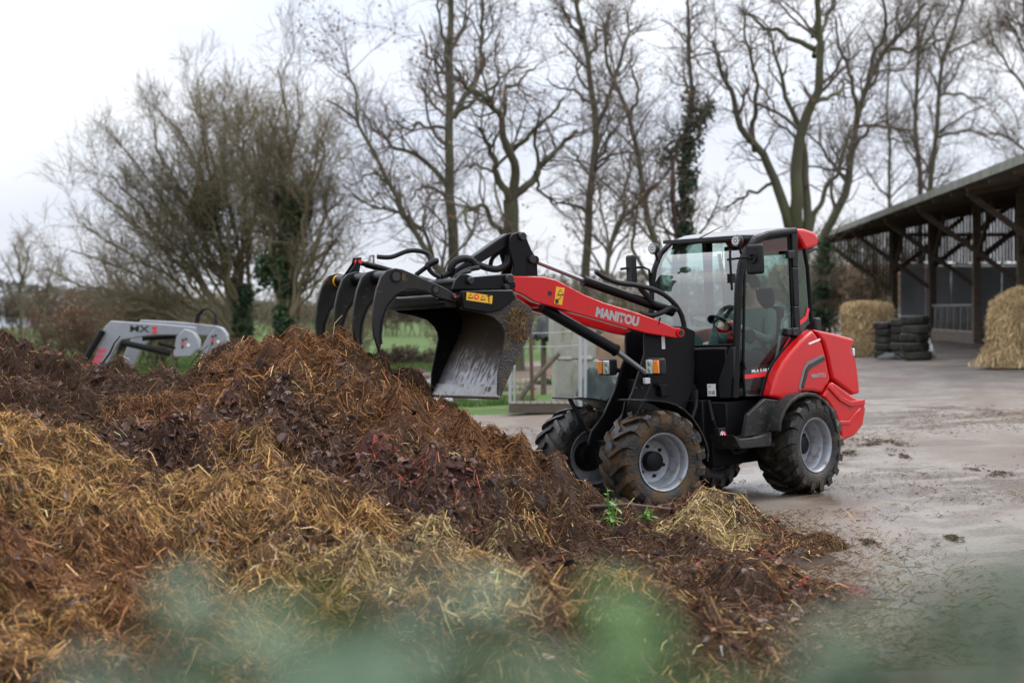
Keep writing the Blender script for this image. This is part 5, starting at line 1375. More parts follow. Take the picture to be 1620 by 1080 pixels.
def sprout(g, P, R, n, lmin, lmax, ang, up, K, rmax, t0=.25, wander=.22, rfac=.55):
    """children of a batch of branches"""
    N, Kp, _ = P.shape
    Ln = np.linalg.norm(np.diff(P,axis=1),axis=-1).sum(1); pr = Ln/Ln.sum()
    k = g.choice(N, n, p=pr); t = t0 + (1-t0)*g.random(n)**.8; u = t*(Kp-1); i = np.minimum(u.astype(int), Kp-2); fr = (u-i)[:,None]
    p0 = P[k,i]*(1-fr) + P[k,i+1]*fr; r0 = R[k,i]*(1-fr[:,0]) + R[k,i+1]*fr[:,0]
    T = unit(P[k,i+1]-P[k,i]); Q = unit(np.cross(T, g.normal(0,1,(n,3))))
    a = np.radians(ang*(.6+.8*g.random(n)))[:,None]
    d = unit(T*np.cos(a) + Q*np.sin(a) + np.array([0,0,up]))
    L_ = (lmin+(lmax-lmin)*g.random(n))*(1.15-.55*t)
    out = np.empty((n,K,3)); out[:,0] = p0
    for j in range(1, K):
        d = unit(d + g.normal(0, wander, (n,3)) + np.array([0,0,up*.25])); out[:,j] = out[:,j-1] + d*(L_/(K-1))[:,None]
    rb = np.minimum(r0*rfac, rmax)*(.7+.5*g.random(n))
    rad = rb[:,None]*np.linspace(1, .35, K)[None]
    return out, rad
def cat_mesh(parts):
    vs, fs, o = [], [], 0
    for v, f in parts: vs.append(v); fs.append(f+o); o += len(v)
    return np.concatenate(vs), np.concatenate(fs)
def leafcards(g, C, size, pal, flat=.6):
    n = len(C); u = unit(g.normal(0,1,(n,3))); w = g.normal(0,1,(n,3)); w[:,2] += flat; v = unit(np.cross(w,u)); nn = np.cross(u, v)
    s = (size*(.55+.9*g.random(n)))[:,None]
    V = np.stack([C-u*s, C+v*s*.55+nn*s*.15, C+u*s, C-v*s*.55+nn*s*.15], 1).reshape(-1,3)
    col = pal[g.integers(0,len(pal),n)]*np.exp(g.normal(0,.25,n))[:,None]
    return V, np.arange(4*n).reshape(n,4), np.repeat(col,4,0)
M['bark'] = mat('mossy_oak_bark', (.072,.060,.044), (.078,.088,.034), 1.3, .85, bump=.5, bscale=14)
M['bark2'] = mat('olive_twig_bark', (.185,.145,.088), (.14,.115,.068), 1.0, .85)
M['bark3'] = mat('reddish_ivy_bark', (.11,.070,.052), (.07,.05,.04), 2.0, .85, bump=.5, bscale=14)
M['twig'] = mat('dark_twigs', (.095,.076,.060), (.12,.092,.070), .6, .85)
M['rusttwig'] = mat('rusty_twigs', (.13,.078,.048), (.09,.06,.04), .6, .85)
M['foliage'] = mat('tinted_leaves', (0,0,0), None, 3, .5, attr=True, transl=.25)
RUST = np.array([(.26,.115,.04),(.19,.095,.05),(.30,.15,.05),(.14,.08,.05)])
IVY = np.array([(.028,.065,.026),(.040,.085,.034),(.020,.048,.020),(.055,.10,.042)])
def tree(name, label, limbs, d, seed, cfg=(26,220,1300,2600), ang=48, up=.22, bark='bark', twigm='twig', lens=(3.2,1.9,1.05,.55), leaf=150, leafpal=RUST, ivy=None, spread=1.0, group='bare trees behind the yard', tw=.0055):
    g = np.random.default_rng(seed)
    x0, y0 = limbs[0][0][0]; bx_ = (x0-CX)/F*d; base = np.array([bx_, d, float(gz(bx_))])
    e = empty(name, tuple(base), label=label, cat='tree', group=group)
    P, R = [], []
    for li, (pts, r0, r1) in enumerate(limbs):
        p = np.array([W(a, b_ if bark != 'bark2' else b_, d) for a, b_ in pts])
        if li == 0: p[0,2] = base[2]-.2
        n = len(p); dy = np.linspace(0, 1, n)*g.normal(0, 1.1*spread) if li else np.zeros(n)
        if li: dy = dy + g.normal(0,.12,n)*np.linspace(0,1,n)
        p[:,1] += dy
        q = spline(p, 26); k = np.linspace(0,1,26)
        q += (np.stack([fbm(k*7+seed, k*0+li, 1., 3), fbm(k*7, k*0+li, 5., 3), fbm(k*7, k*0+li, 9., 3)],1)*(.10 if bark != 'bark2' else .16))*np.minimum(k*4,1)[:,None]
        P.append(q - base); R.append(r0*(1-k)+r1*k if li else (r0*(1-k)+r1*k)*(1+.5*np.exp(-k*26*.8)))
    P, R = np.array(P), np.array(R); rf = lambda n: unit(g.normal(0,1,(n,3)))
    v, f = tubes(P, R, 9, rf(len(P))); npmesh('trunk', v, f, None, True, M[bark], e)
    n1, n2, n3, n4 = cfg; k_ = 1.0 if bark == 'bark2' else .62; n1, n2, n3, n4 = int(n1*(.5+.5*k_)), int(n2*k_), int(n3*k_), int(n4*k_)
    A, RA = sprout(g, P, R, n1, lens[0]*.5, lens[0], ang, up, 9, .065, .3, .20)
    PA = np.concatenate([P[:,::3][:,:9], A]); RAA = np.concatenate([R[:,::3][:,:9], RA])
    B, RB_ = sprout(g, PA, RAA, n2, lens[1]*.4, lens[1], ang, up*.8, 7, .030, .25, .24)
    PB, RBB = B, RB_
    C, RC = sprout(g, np.concatenate([B, A[:,2:]]), np.concatenate([RB_, RA[:,2:]]), n3, lens[2]*.4, lens[2], ang, up*.6, 5, .013, .15, .26)
    D, RD = sprout(g, C, RC, n4, lens[3]*.4, lens[3], ang, up*.5, 4, tw, .15, .25, .8)
    RD = np.maximum(RD, tw*.55); RC = np.maximum(RC, tw*.8)
    v, f = cat_mesh([tubes(A, RA, 5, rf(len(A))), tubes(B, RB_, 4, rf(len(B))), tubes(C, RC, 3, rf(len(C))), tubes(D, RD, 3, rf(len(D)))])
    npmesh('crown', v, f, None, True, M[twigm], e)
    if leaf:
        k = g.integers(0, len(D), leaf*3); ctr_ = fbm(D[k,3,0]*.5, D[k,3,1]*.5, D[k,3,2]*.5, 2); k = k[np.argsort(-ctr_)[:leaf]]
        v, f, c = leafcards(g, D[k,3], .055, leafpal); o = npmesh('dead_leaf_clusters', v, f, c, False, M['foliage'], e); tag(o, kind='stuff')
    if ivy:
        cs = []
        for a, b_, r, n in ivy:
            b_ = b_ if bark != 'bark2' else 575-(575-b_)*.9
            c = W(a, b_, d) - base; q = unit(g.normal(0,1,(n,3)))*(g.random(n)**.45)[:,None]*np.array([r,r,r*1.5])
            q *= (1+.35*fbm(q[:,0]*2.5+a, q[:,1]*2.5, q[:,2]*2.5, 2))[:,None]
            cs.append(c+q)
        cs = np.concatenate(cs); v, f, c = leafcards(g, cs, .085, IVY); o = npmesh('ivy', v, f, c, False, M['foliage'], e); tag(o, kind='stuff')
    return e
def fan(base, ends, r, bow, seed):
    g_ = random.Random(seed); out = []
    for ex, ey in ends:
        dx, dy = ex-base[0], ey-base[1]; k = .93
        p = [(base[0]+dx*t*k*(.62+.38*t)+g_.uniform(-8,8)*t, base[1]+dy*t*k+g_.uniform(-8,8)*t) for t in (0,.3,.6,.82,1)]
        out.append((p, r*g_.uniform(.7,1.1), .02))
    return out
DENS = (130, 1350, 5600, 8600)
BIG = dict(bark='bark2', twigm='bark2', ang=36, up=.26, lens=(2.2,1.7,1.25,.8), tw=.0068)
tree('bare_tree', 'wide bushy bare tree with dense olive twigs above the grey loader',
     [([(385,592),(380,500),(372,440)],.26,.14)] + fan((384,545),[(70,430),(85,380),(105,330),(135,285),(150,235),(180,200),(215,165),(250,140),(285,120),(320,135),(350,150),(385,135),(120,455),(180,320),(240,250),(300,220),(410,200),(150,480)],.085,0,3),
     61, 31, DENS, ivy=[(325,308,.55,900),(322,285,.35,300),(383,520,.36,700),(380,480,.3,500),(388,455,.28,400)], leaf=60, **BIG)
tree('bare_tree', 'bare twiggy tree with dark ivy trunk left of the grapple',
     [([(457,592),(452,470),(455,330),(446,230)],.22,.05)] + fan((455,530),[(360,140),(395,120),(420,100),(450,95),(480,105),(505,150),(530,200),(550,260),(565,320),(400,200),(500,230),(545,390),(380,260)],.085,0,5),
     59, 32, (80,760,3400,5200), ivy=[(452,500,.38,700),(450,440,.35,700),(445,400,.5,700),(420,415,.4,400),(462,340,.42,600),(470,300,.45,700),(455,280,.35,300),(480,310,.35,300),(450,540,.32,500)], leaf=90, leafpal=np.array([(.34,.20,.04),(.28,.14,.04)]), **BIG)
tree('bare_tree', 'slender bare tree with two stems leaning left over the grapple',
     [([(728,592),(700,434),(650,349),(620,294),(590,240),(565,192),(540,172),(514,157)],.13,.03),([(706,470),(690,420),(665,365),(640,338),(583,328),(558,312)],.08,.02),([(565,192),(562,160),(552,120),(545,90)],.05,.015),([(620,294),(600,275),(575,270),(545,290)],.05,.015)],
     58, 33, (30,240,1300,2400), leaf=420)
tree('bare_tree', 'tall straight bare oak behind the middle of the grapple',
     [([(722,592),(720,409),(716,300),(712,204),(714,120),(712,10),(705,-120)],.21,.06),([(711,294),(663,251),(620,230),(593,209),(574,179)],.09,.025),([(709,317),(684,298),(659,302),(648,319)],.06,.02),([(717,187),(740,140),(761,98),(757,38),(765,-20)],.10,.03),
      ([(711,123),(700,60),(690,-20)],.07,.02),([(708,204),(680,196),(650,200),(608,183)],.06,.02),([(716,150),(700,110),(680,85),(660,30)],.06,.02),([(718,180),(745,165),(790,130),(830,110)],.07,.02)],
     60, 34, (40,320,1900,3400), leaf=350)
tree('bare_tree', 'gnarled thick bare oak behind the loader bell crank',
     [([(812,592),(808,375),(810,315)],.29,.22),([(809,325),(795,298),(787,272),(774,238),(762,215)],.13,.04),([(811,318),(814,272),(806,243),(795,192),(761,157),(735,140),(720,120)],.15,.04),([(812,312),(846,272),(870,240),(897,213),(920,205)],.13,.04),
      ([(806,243),(846,204),(880,180),(897,162)],.08,.03),([(806,385),(785,350),(762,330),(744,328),(731,338),(742,368)],.09,.03),([(795,192),(800,150),(830,115),(855,100)],.07,.02),([(846,272),(860,300),(880,320),(910,312)],.05,.02),([(787,272),(760,260),(735,262)],.05,.02)],
     57, 35, (46,340,1900,3200), up=.12, leaf=300)
tree('bare_tree', 'tall slim bare tree rising behind the boom cylinder',
     [([(926,592),(929,430),(938,272),(942,213),(936,160),(931,98),(914,10),(905,-90)],.16,.05),([(939,272),(956,240),(962,220)],.06,.02),([(941,205),(965,160),(975,120),(992,60),(1000,10)],.08,.025),([(938,165),(905,140),(872,122)],.06,.02),([(937,285),(918,250),(900,232)],.05,.02),([(931,98),(950,50),(968,-5)],.06,.02),([(925,60),(900,30),(880,-10)],.05,.02)],
     60, 36, (36,300,1800,3200), leaf=260)
tree('bare_tree', 'thin bare tree with a curved low limb left of the cab',
     [([(1052,592),(1042,392),(1021,341),(1012,255),(997,183),(974,128),(962,90),(955,40)],.13,.04),([(1046,470),(1000,400),(1012,319),(1042,290),(1062,268)],.07,.02),([(1012,255),(1000,230),(985,215)],.04,.02),([(997,183),(1005,140),(1000,100)],.05,.02)],
     59, 37, (26,200,1200,2200), leaf=160)
tree('bare_tree', 'forked bare tree standing low left of the cab mirror',
     [([(938,592),(962,420),(975,366),(1012,322),(1044,292)],.11,.03),([(970,380),(990,330),(995,280),(1005,240)],.06,.02)],
     56, 38, (16,140,900,1500), leaf=80)
tree('bare_tree', 'ivy clad tree just left above the cab roof',
     [([(1082,592),(1080,375),(1085,255),(1093,170),(1093,60),(1088,-20)],.15,.04),([(1070,570),(1068,379),(1064,255)],.11,.07),([(1085,255),(1105,200),(1118,150)],.06,.02),([(1082,280),(1050,255),(1030,245)],.05,.02)],
     60, 39, (28,220,1200,2000), bark='bark3', leaf=60, ivy=[(1082,370,.34,300),(1084,330,.30,230),(1086,290,.36,250),(1088,250,.45,230),(1092,215,.45,180),(1098,180,.4,140),(1112,190,.35,110),(1070,240,.4,110),(1092,150,.3,60),(1122,170,.3,70),(1050,250,.3,60)])
tree('bare_tree', 'big spreading multi limbed bare oak above the cab roof',
     [([(1268,600),(1266,400),(1264,365)],.40,.32),([(1258,395),(1245,350),(1226,288),(1194,241),(1167,206),(1156,159),(1132,117),(1118,80)],.19,.04),([(1194,241),(1186,200),(1200,140),(1182,90),(1172,30)],.09,.03),([(1261,385),(1257,340),(1264,233),(1288,148),(1288,78),(1280,12),(1272,-70)],.22,.06),
      ([(1276,385),(1279,300),(1276,241),(1262,190),(1240,150),(1230,100),(1212,50)],.16,.03),([(1280,375),(1288,327),(1323,272),(1342,226),(1352,187)],.10,.03),([(1288,78),(1250,55),(1220,42),(1175,12)],.10,.03),([(1290,162),(1330,140),(1356,115)],.08,.03),([(1288,90),(1310,40),(1330,0),(1340,-40)],.09,.03),([(1285,60),(1300,20),(1290,-40)],.07,.03),([(1226,288),(1200,300),(1170,310),(1150,330)],.06,.02)],
     62, 40, (60,460,2600,4600), up=.16, leaf=320)
tree('bare_tree', 'bare oak with ivy foot leaning right beside the barn eave',
     [([(1296,600),(1300,430),(1306,378),(1320,340),(1342,288),(1352,233),(1358,187),(1373,128),(1408,78),(1440,43),(1462,5)],.20,.05),([(1352,233),(1372,205),(1400,195)],.07,.02),([(1356,195),(1346,130),(1320,82),(1310,40)],.09,.03),([(1373,128),(1392,60),(1385,-30)],.09,.03),([(1346,270),(1318,265),(1300,250)],.05,.02),([(1408,78),(1450,80),(1490,60)],.06,.02)],
     66, 41, (44,340,2000,3600), up=.16, leaf=300, ivy=[(1298,545,.36,500),(1297,500,.36,500),(1299,460,.34,420),(1302,420,.30,300),(1305,390,.25,200)])
tree('bare_tree', 'thin bare tree leaning behind the left end of the barn roof',
     [([(1410,600),(1409,319),(1406,195),(1408,97),(1400,30)],.12,.03),([(1409,319),(1385,290),(1370,262)],.06,.02),([(1406,220),(1430,230),(1446,225)],.05,.02)], 97, 42, (24,190,1100,2000), leaf=200, lens=(4,2.4,1.4,.8))
tree('bare_tree', 'left one of two upright bare trees behind the barn roof',
     [([(1458,600),(1457,300),(1451,233),(1453,58),(1462,-60)],.18,.05),([(1452,190),(1440,150),(1425,120)],.07,.02),([(1453,90),(1480,40),(1500,-10)],.07,.02)], 98, 43, (34,280,1600,2800), leaf=260, lens=(4,2.4,1.4,.8), tw=.0075)
tree('bare_tree', 'right one of two upright bare trees behind the barn roof',
     [([(1474,600),(1474,296),(1482,218),(1486,148),(1494,97),(1517,39),(1535,-40)],.20,.05),([(1486,150),(1530,148),(1575,170)],.08,.02),([(1482,218),(1535,205),(1590,222)],.08,.02),([(1490,110),(1480,60),(1470,10)],.08,.02),([(1500,85),(1550,60),(1590,40)],.07,.02)], 96, 44, (44,360,2100,3600), leaf=420, lens=(4,2.4,1.4,.8), tw=.0075)
tree('bare_tree', 'bare tree with clusters of rust leaves at the top right corner',
     [([(1665,600),(1660,300),(1645,150),(1625,40),(1620,-60)],.22,.06),([(1650,190),(1610,130),(1575,80),(1560,40)],.09,.03),([(1655,260),(1600,220),(1550,200)],.08,.03),([(1635,100),(1600,40),(1590,0)],.08,.02)], 92, 45, (44,340,1900,3200), leaf=1300, lens=(4,2.4,1.4,.8), tw=.0075)
tree('bare_tree', 'small far bare tree alone at the left picture edge',
     [([(35,560),(34,470),(36,440),(28,405),(20,385)],.16,.04),([(36,440),(48,410),(52,385)],.08,.03),([(34,460),(20,430),(8,400)],.06,.02)], 120, 46, (12,80,420,700), leaf=0, lens=(2.0,1.3,.9,.6), tw=.012, twigm='bark2', group='far trees')
tree('bare_tree', 'thin far bare tree next to the rusty shrubs at left',
     [([(72,560),(72,500),(74,450),(70,425)],.12,.03),([(73,470),(85,440),(92,425)],.06,.02)], 110, 47, (10,70,360,600), leaf=0, lens=(1.6,1.1,.8,.5), tw=.012, twigm='rusttwig', group='far trees')

def shrub(name, label, px, pyb, d, wpx, hpx, seed, nt=2600, nl=1500, twigm='rusttwig', pal=RUST, group='shrubs along the field', size=.05, cat='shrub', ry=None, tw=.009):
    g = np.random.default_rng(seed); x = (px-CX)/F*d; base = np.array([x, d, float(gz(x))])
    rx, h = wpx/F*d/2, hpx/F*d; ry = ry or min(rx, 1.6)
    e = empty(name, tuple(base), label=label, cat=cat, group=group)
    n = max(24, int(14*rx))
    p0 = np.stack([(g.random(n)*2-1)*rx*.8, (g.random(n)*2-1)*ry*.6, np.zeros(n)-.05], 1)
    d0 = unit(np.stack([p0[:,0]/rx*.45, p0[:,1]/ry*.4, np.ones(n)], 1) + g.normal(0,.16,(n,3)))
    hh = h*(.55+.45*g.random(n))*(1-.45*np.abs(p0[:,0]/rx)**2.5)
    P = np.empty((n,7,3)); P[:,0] = p0
    for j in range(1,7): d0 = unit(d0+g.normal(0,.12,(n,3))); P[:,j] = P[:,j-1]+d0*(hh/6)[:,None]
    R = np.full((n,1),.022*(h/2.5)**.5)*np.linspace(1,.35,7)[None]
    B, RB_ = sprout(g, P, R, nt//5, h*.15, h*.42, 46, .2, 6, .014, .1)
    C, RC = sprout(g, B, RB_, nt, h*.06, h*.22, 50, .15, 4, tw, .1); RC = np.maximum(RC, tw*.6)
    B[:,:,2] = np.maximum(B[:,:,2], -.02); C[:,:,2] = np.maximum(C[:,:,2], -.02)
    rf = lambda n: unit(g.normal(0,1,(n,3)))
    v, f = tubes(P, R, 5, rf(n)); npmesh('stems', v, f, None, True, M[twigm], e)
    v, f = cat_mesh([tubes(B, RB_, 4, rf(len(B))), tubes(C, RC, 3, rf(len(C)))]); npmesh('crown', v, f, None, True, M[twigm], e)
    if nl:
        k = g.integers(0, len(C), nl); v, f, c = leafcards(g, C[k,3]+g.normal(0,.04,(nl,3)), size, pal); o = npmesh('leaves', v, f, c, False, M['foliage'], e); tag(o, kind='stuff')
    return e
OL = np.array([(.085,.085,.035),(.065,.07,.03),(.11,.095,.045),(.13,.10,.05)])
DK = np.array([(.05,.042,.028),(.035,.036,.02),(.07,.05,.032)])
shrub('shrub', 'rusty bare shrub at far left beneath the big tree', 110, 560, 68, 90, 130, 51, nt=2600, nl=900)
shrub('shrub', 'tall rusty brown shrub left of the grey loader', 200, 560, 66, 150, 150, 52, nt=3400, nl=1500)
shrub('shrub', 'olive brown shrub directly behind the grey loader', 300, 570, 66, 160, 120, 53, nt=3200, nl=1200, twigm='bark2', pal=OL)
shrub('shrub', 'olive scrub between the ivy trunks and the grapple', 520, 560, 72, 130, 150, 54, nt=3000, nl=900, twigm='bark2', pal=OL)
shrub('shrub', 'low dark brown bramble bush seen under the grapple', 645, 575, 66, 100, 38, 55, nt=3000, nl=1800, twigm='rusttwig', pal=DK, size=.04)
shrub('shrub', 'brown scrub behind the concrete blocks', 770, 560, 76, 170, 75, 56, nt=2800, nl=1200, pal=DK)
shrub('shrub', 'olive brown scrub beneath the boom and cylinder', 960, 560, 72, 220, 95, 57, nt=3600, nl=1800, twigm='bark2', pal=OL)
shrub('shrub', 'dark green bush right behind the cab', 1310, 560, 80, 90, 150, 58, nt=2600, nl=2600, twigm='bark2', pal=np.array([(.03,.05,.02),(.045,.06,.025)]))
shrub('shrub', 'tall twiggy shrub between the cab and the barn', 1362, 560, 100, 130, 190, 59, nt=3600, nl=1500, twigm='bark2', pal=OL)
shrub('shrub', 'bushy scrub left of the barn corner post', 1412, 545, 106, 90, 150, 60, nt=2400, nl=900, twigm='rusttwig', pal=OL)
for i, (x0, x1, d, hh, lab) in enumerate([(-60,230,150,62,'far brown field hedge at the left below the far trees'),(220,480,150,60,'far brown field hedge behind the grey loader'),(470,760,150,66,'far brown field hedge behind the grapple and bucket'),(750,1050,145,72,'far brown field hedge behind the boom'),(1040,1340,140,75,'far brown field hedge behind the cab')]):
    shrub('field_hedge', lab, (x0+x1)/2, 545, d, x1-x0, hh+20, 70+i, nt=4200, nl=3600, twigm='bark2' if i % 2 else 'rusttwig', pal=OL if i % 2 else DK, group='field hedges', size=.10, cat='hedge', ry=1.6, tw=.016)
# far wood along the horizon, one mass
g = np.random.default_rng(90); n = 26000; x = -170+360*g.random(n); y = 300+60*g.random(n)
hmax = 5.5+3.0*fbm(x*.03, y*0, 2., 3); z = -.5+hmax*g.random(n)**.8
v, f, c = leafcards(g, np.stack([x,y,z],1), .55, np.array([(.085,.078,.062),(.07,.066,.05),(.10,.085,.07)])); tag(npmesh('far_wood', v, f, c, False, M['foliage']), 'far strip of bare woodland along the horizon', 'wood', kind='stuff')

# grass on the bank behind the concrete
def blades(name, sampler, n, hmin, hmax, pal, seed, label):
    g = np.random.default_rng(seed); x, y = sampler(g, n); n = len(x); h = hmin+(hmax-hmin)*g.random(n)
    a = g.random(n)*6.28; w = .006+.005*g.random(n); le = g.normal(0,.35,(n,2))*h[:,None]
    B = np.stack([x, y, gz(x)-.03], 1); s = np.stack([np.cos(a)*w, np.sin(a)*w, 0*a], 1)
    T = B + np.stack([le[:,0], le[:,1], h], 1)
    V = np.stack([B-s, B+s, T], 1).reshape(-1,3); col = pal[g.integers(0,len(pal),n)]*np.exp(g.normal(0,.25,n))[:,None]
    return tag(npmesh(name, V, np.arange(3*n).reshape(n,3), np.repeat(col,3,0), False, M['foliage']), label, 'grass', kind='stuff')
GR = np.array([(.055,.125,.016),(.075,.145,.022),(.042,.092,.015),(.10,.135,.035)])
def bank_s(g, n):
    y = 33.2+13*g.random(n)**1.3; x = -3.2+6.6*g.random(n)
    k = (fbm(x*.6, y*.35, 3., 3) > -.35+.05*(y-33)) & (y > 33.6-.1*x+.5*fbm(x*.8,y*.5,2,3)); return x[k], y[k]
blades('grass', bank_s, 70000, .06, .20, GR, 95, 'green grass on the bank behind the yard edge')
def strip_s(g, n):
    y = 58+26*g.random(n); x = -19+17*g.random(n); return x, y
blades('grass', strip_s, 50000, .10, .28, GR, 96, 'green grass strip below the trees behind the heap')
# ================================================================ driver
def driver():
    pts, rad, edges, mats = [], [], [], []
    def v(p, r): pts.append(p); rad.append(r); return len(pts)-1
    def e(a, b_, m): edges.append((a, b_)); mats.append(m)
    SW, TR_, SK = 0, 1, 2
    pel = v((-.70,0,1.19), (.16,.125)); sp_ = v((-.73,0,1.36), (.15,.11)); ch = v((-.745,0,1.52), (.17,.115)); nk0 = v((-.735,0,1.63), (.085,.08)); nk = v((-.715,0,1.69), (.055,.055))
    jaw = v((-.685,0,1.755), (.062,.070)); hd = v((-.69,0,1.83), (.078,.094)); top = v((-.70,0,1.905), (.050,.062)); nose = v((-.592,0,1.80), (.014,.014)); 
    e(pel,sp_,SW); e(sp_,ch,SW); e(ch,nk0,SW); e(nk0,nk,SK); e(nk,jaw,SK); e(jaw,hd,SK); e(hd,top,SK); e(hd,nose,SK)
    for s in (1, -1):
        sh = v((-.735,s*.19,1.575), (.072,.07)); el = v((-.60,s*.275,1.33), (.050,.050)); wr = v((-.42,s*.20,1.455), (.032,.030)); pm = v((-.345,s*.175,1.51), (.034,.020))
        e(ch,sh,SW); e(sh,el,SW); e(el,wr,SW); e(wr,pm,SK)
        for k, (dy, l) in enumerate(((.03,.9),(.01,1.0),(-.01,.95),(-.03,.8))):
            f1 = v((-.305,s*(.175+dy),1.545), (.010,.010)); f2 = v((-.275,s*(.175+dy),1.545-.012*l), (.009,.009)); f3 = v((-.270,s*(.175+dy),1.52-.02*l), (.008,.008))
            e(pm,f1,SK); e(f1,f2,SK); e(f2,f3,SK)
        t1 = v((-.36,s*.125,1.515), (.011,.011)); t2 = v((-.325,s*.110,1.505), (.010,.010)); e(pm,t1,SK); e(t1,t2,SK)
        hp2 = v((-.64,s*.105,1.17), (.095,.09)); kn = v((-.28,s*.16,1.22), (.065,.065)); an = v((-.20,s*.15,.95), (.042,.045)); to = v((-.07,s*.15,.915), (.036,.030))
        e(pel,hp2,TR_); e(hp2,kn,TR_); e(kn,an,TR_); e(an,to,TR_)
    for i, p in enumerate(pts):                      # sat back in the seat; the hands stay on the wheel
        k = min(1.0, max(0.0, (-.33 - p[0])/.25)) if p[2] > 1.24 else min(1.0, max(0.0, (-.15 - p[0])/.4))
        pts[i] = (p[0]-.14*k, p[1]+.04*k, p[2])
    me = bpy.data.meshes.new('person'); me.from_pydata(pts, edges, []); o = bpy.data.objects.new('person', me); COL.objects.link(o)
    m = o.modifiers.new('skin', 'SKIN'); m.use_smooth_shade = True
    sv = me.skin_vertices[0].data
    for i, r in enumerate(rad): sv[i].radius = r
    sv[0].use_root = True
    s2 = o.modifiers.new('sub', 'SUBSURF'); s2.levels = 1; s2.render_levels = 1
    bpy.context.view_layer.update()
    em = bpy.data.meshes.new_from_object(o.evaluated_get(bpy.context.evaluated_depsgraph_get()))
    bpy.data.objects.remove(o)
    for mm in (mat('grey_green_sweater', (.17,.21,.185), (.13,.165,.145), 25, .9, bump=.3), mat('dark_work_trousers', (.025,.03,.04), None, 9, .85), mat('driver_skin', (.50,.30,.22), (.45,.26,.19), 12, .5)): em.materials.append(mm)
    P = np.array(pts); A = np.array([P[a] for a, _ in edges]); B = np.array([P[b_] for _, b_ in edges])
    for p in em.polygons:
        c = np.array(p.center[:]); t = np.clip(((c-A)*(B-A)).sum(1)/((B-A)**2).sum(1), 0, 1); dd = np.linalg.norm(A+(B-A)*t[:,None]-c, axis=1)
        p.material_index = mats[int(np.argmin(dd))]; p.use_smooth = True
    o = link('person', em); o.matrix_world = rootM
    tag(o, 'driver in a grey green sweater seated in the cab with hands on the steering wheel', 'person')
    h = MB(); h.lathe([(.0005,.108),(.05,.098),(.085,.06),(.097,.01),(.094,-.03)], (-.845,.04,1.845), 20, axis=2)
    h.v = [(x-(.012 if z < 1.86 else 0), .04+(y-.04)*.86, z) for x, y, z in h.v]; h.build('hair', mat('brown_hair', (.05,.032,.02), (.03,.02,.014), 60, .7), o)
    for s in (1,-1):
        MB().lathe([(.0005,.012),(.012,.010),(.014,0),(.010,-.012)], (-.84,.04+s*.080,1.80), 10).build('ear', em.materials[2], o)
        MB().lathe([(.0005,.008),(.008,.005),(.009,0)], (-.754,.04+s*.030,1.825), 10, axis=1).build('eye', M['ink'], o)
    MB().box((-.752,.04,1.757), (.012,.045,.010)).build('mouth', mat('lips', (.35,.14,.12), None, 5, .5), o, bevel=.004)
driver()

# ================================================================ green plant and clump at the heap foot
M['nettle'] = mat('fresh_green_leaf', (.10,.25,.035), (.14,.30,.05), 12, .45, transl=.25)
def leaf_mesh(name, L_, w, fold=.25, curl=.3, n=5, serr=0.0):
    m = MB(); a, c, b_ = [], [], []
    for i in range(n+1):
        t = i/n; ww = w*math.sin(math.pi*min(1, t*.92+.04))**.75*(1-.25*t) + (serr*w if i % 2 else 0); z = -curl*L_*t*t
        a.append((L_*t, -ww, z+fold*ww)); c.append((L_*t, 0, z)); b_.append((L_*t, ww, z+fold*ww))
    m.loft([a, c, b_], close=False); return m.mesh(name, 60)
def plant(c, h, nl, label, seed, lm):
    g = random.Random(seed); e = empty('weed_plant', c, label=label, cat='plant')
    for s in range(2):
        top = (g.uniform(-.05,.05), g.uniform(-.04,.04), h*(1-.25*s)); MB().tube([(0.02*s,0,-.05),(top[0]*.4,top[1]*.3,h*.5),top], [.007,.006,.003], 6).build('stem', M['nettle'], e)
        for k in range(nl):
            t = .25+.75*k/nl; o = link('leaf', lm, e); o.location = (top[0]*t, top[1]*t, top[2]*t); o.rotation_euler = (g.uniform(-.3,.3), g.uniform(-.5,.35), k*2.4+g.uniform(-.3,.3)); q = (1.25-.7*t)*g.uniform(.8,1.2); o.scale = (q,)*3
nl_me = leaf_mesh('leaf', .085, .026, .25, .35, 6, .12); nl_me.materials.append(M['nettle'])
q = hit(966, 838); plant(tuple(q), .29, 9, 'bright green leafy weed growing from the heap before the front wheel', 4, nl_me)
q = hit(1018, 824); plant(tuple(q), .10, 4, 'tiny green weed right of the bright green weed', 6, nl_me)
a, b_ = hit(930, 806), hit(1062, 812)
o = MB().tube([a+(0,0,.02), (a+b_)/2+(0,0,.05), b_+(0,0,.03)], [.016,.013,.009], 7).build('branch', M['bark3'], None); tag(o, 'thin brown branch lying on the heap behind the green weed', 'branch')
# tangle clump on the concrete
c = G(1300, 868); e = empty('dung_clump', tuple(c), label='small brown clump of dung and straw lying alone on the concrete', cat='dung clump')
cl = link('clump_core', clods[2], e); cl.scale = (.13,.11,.085)
def cl_s(g, n): r = .16*np.sqrt(g.random(n)); a = g.random(n)*6.28; return c[0]+r*np.cos(a), c[1]+r*np.sin(a)*1.1
def cl_z(x, y): return c[2] + .085*np.clip(1-((x-c[0])**2+(y-c[1])**2)/.03, 0, 1)
o = strands(2600, cl_s, cl_z, 'clump_straw', e, .03, .11, .0045, .010, lambda x,y,n,g: np.array([.12,.07,.032])*np.exp(g.normal(0,.45,n))[:,None], 31, off=c); tag(o, kind='stuff')
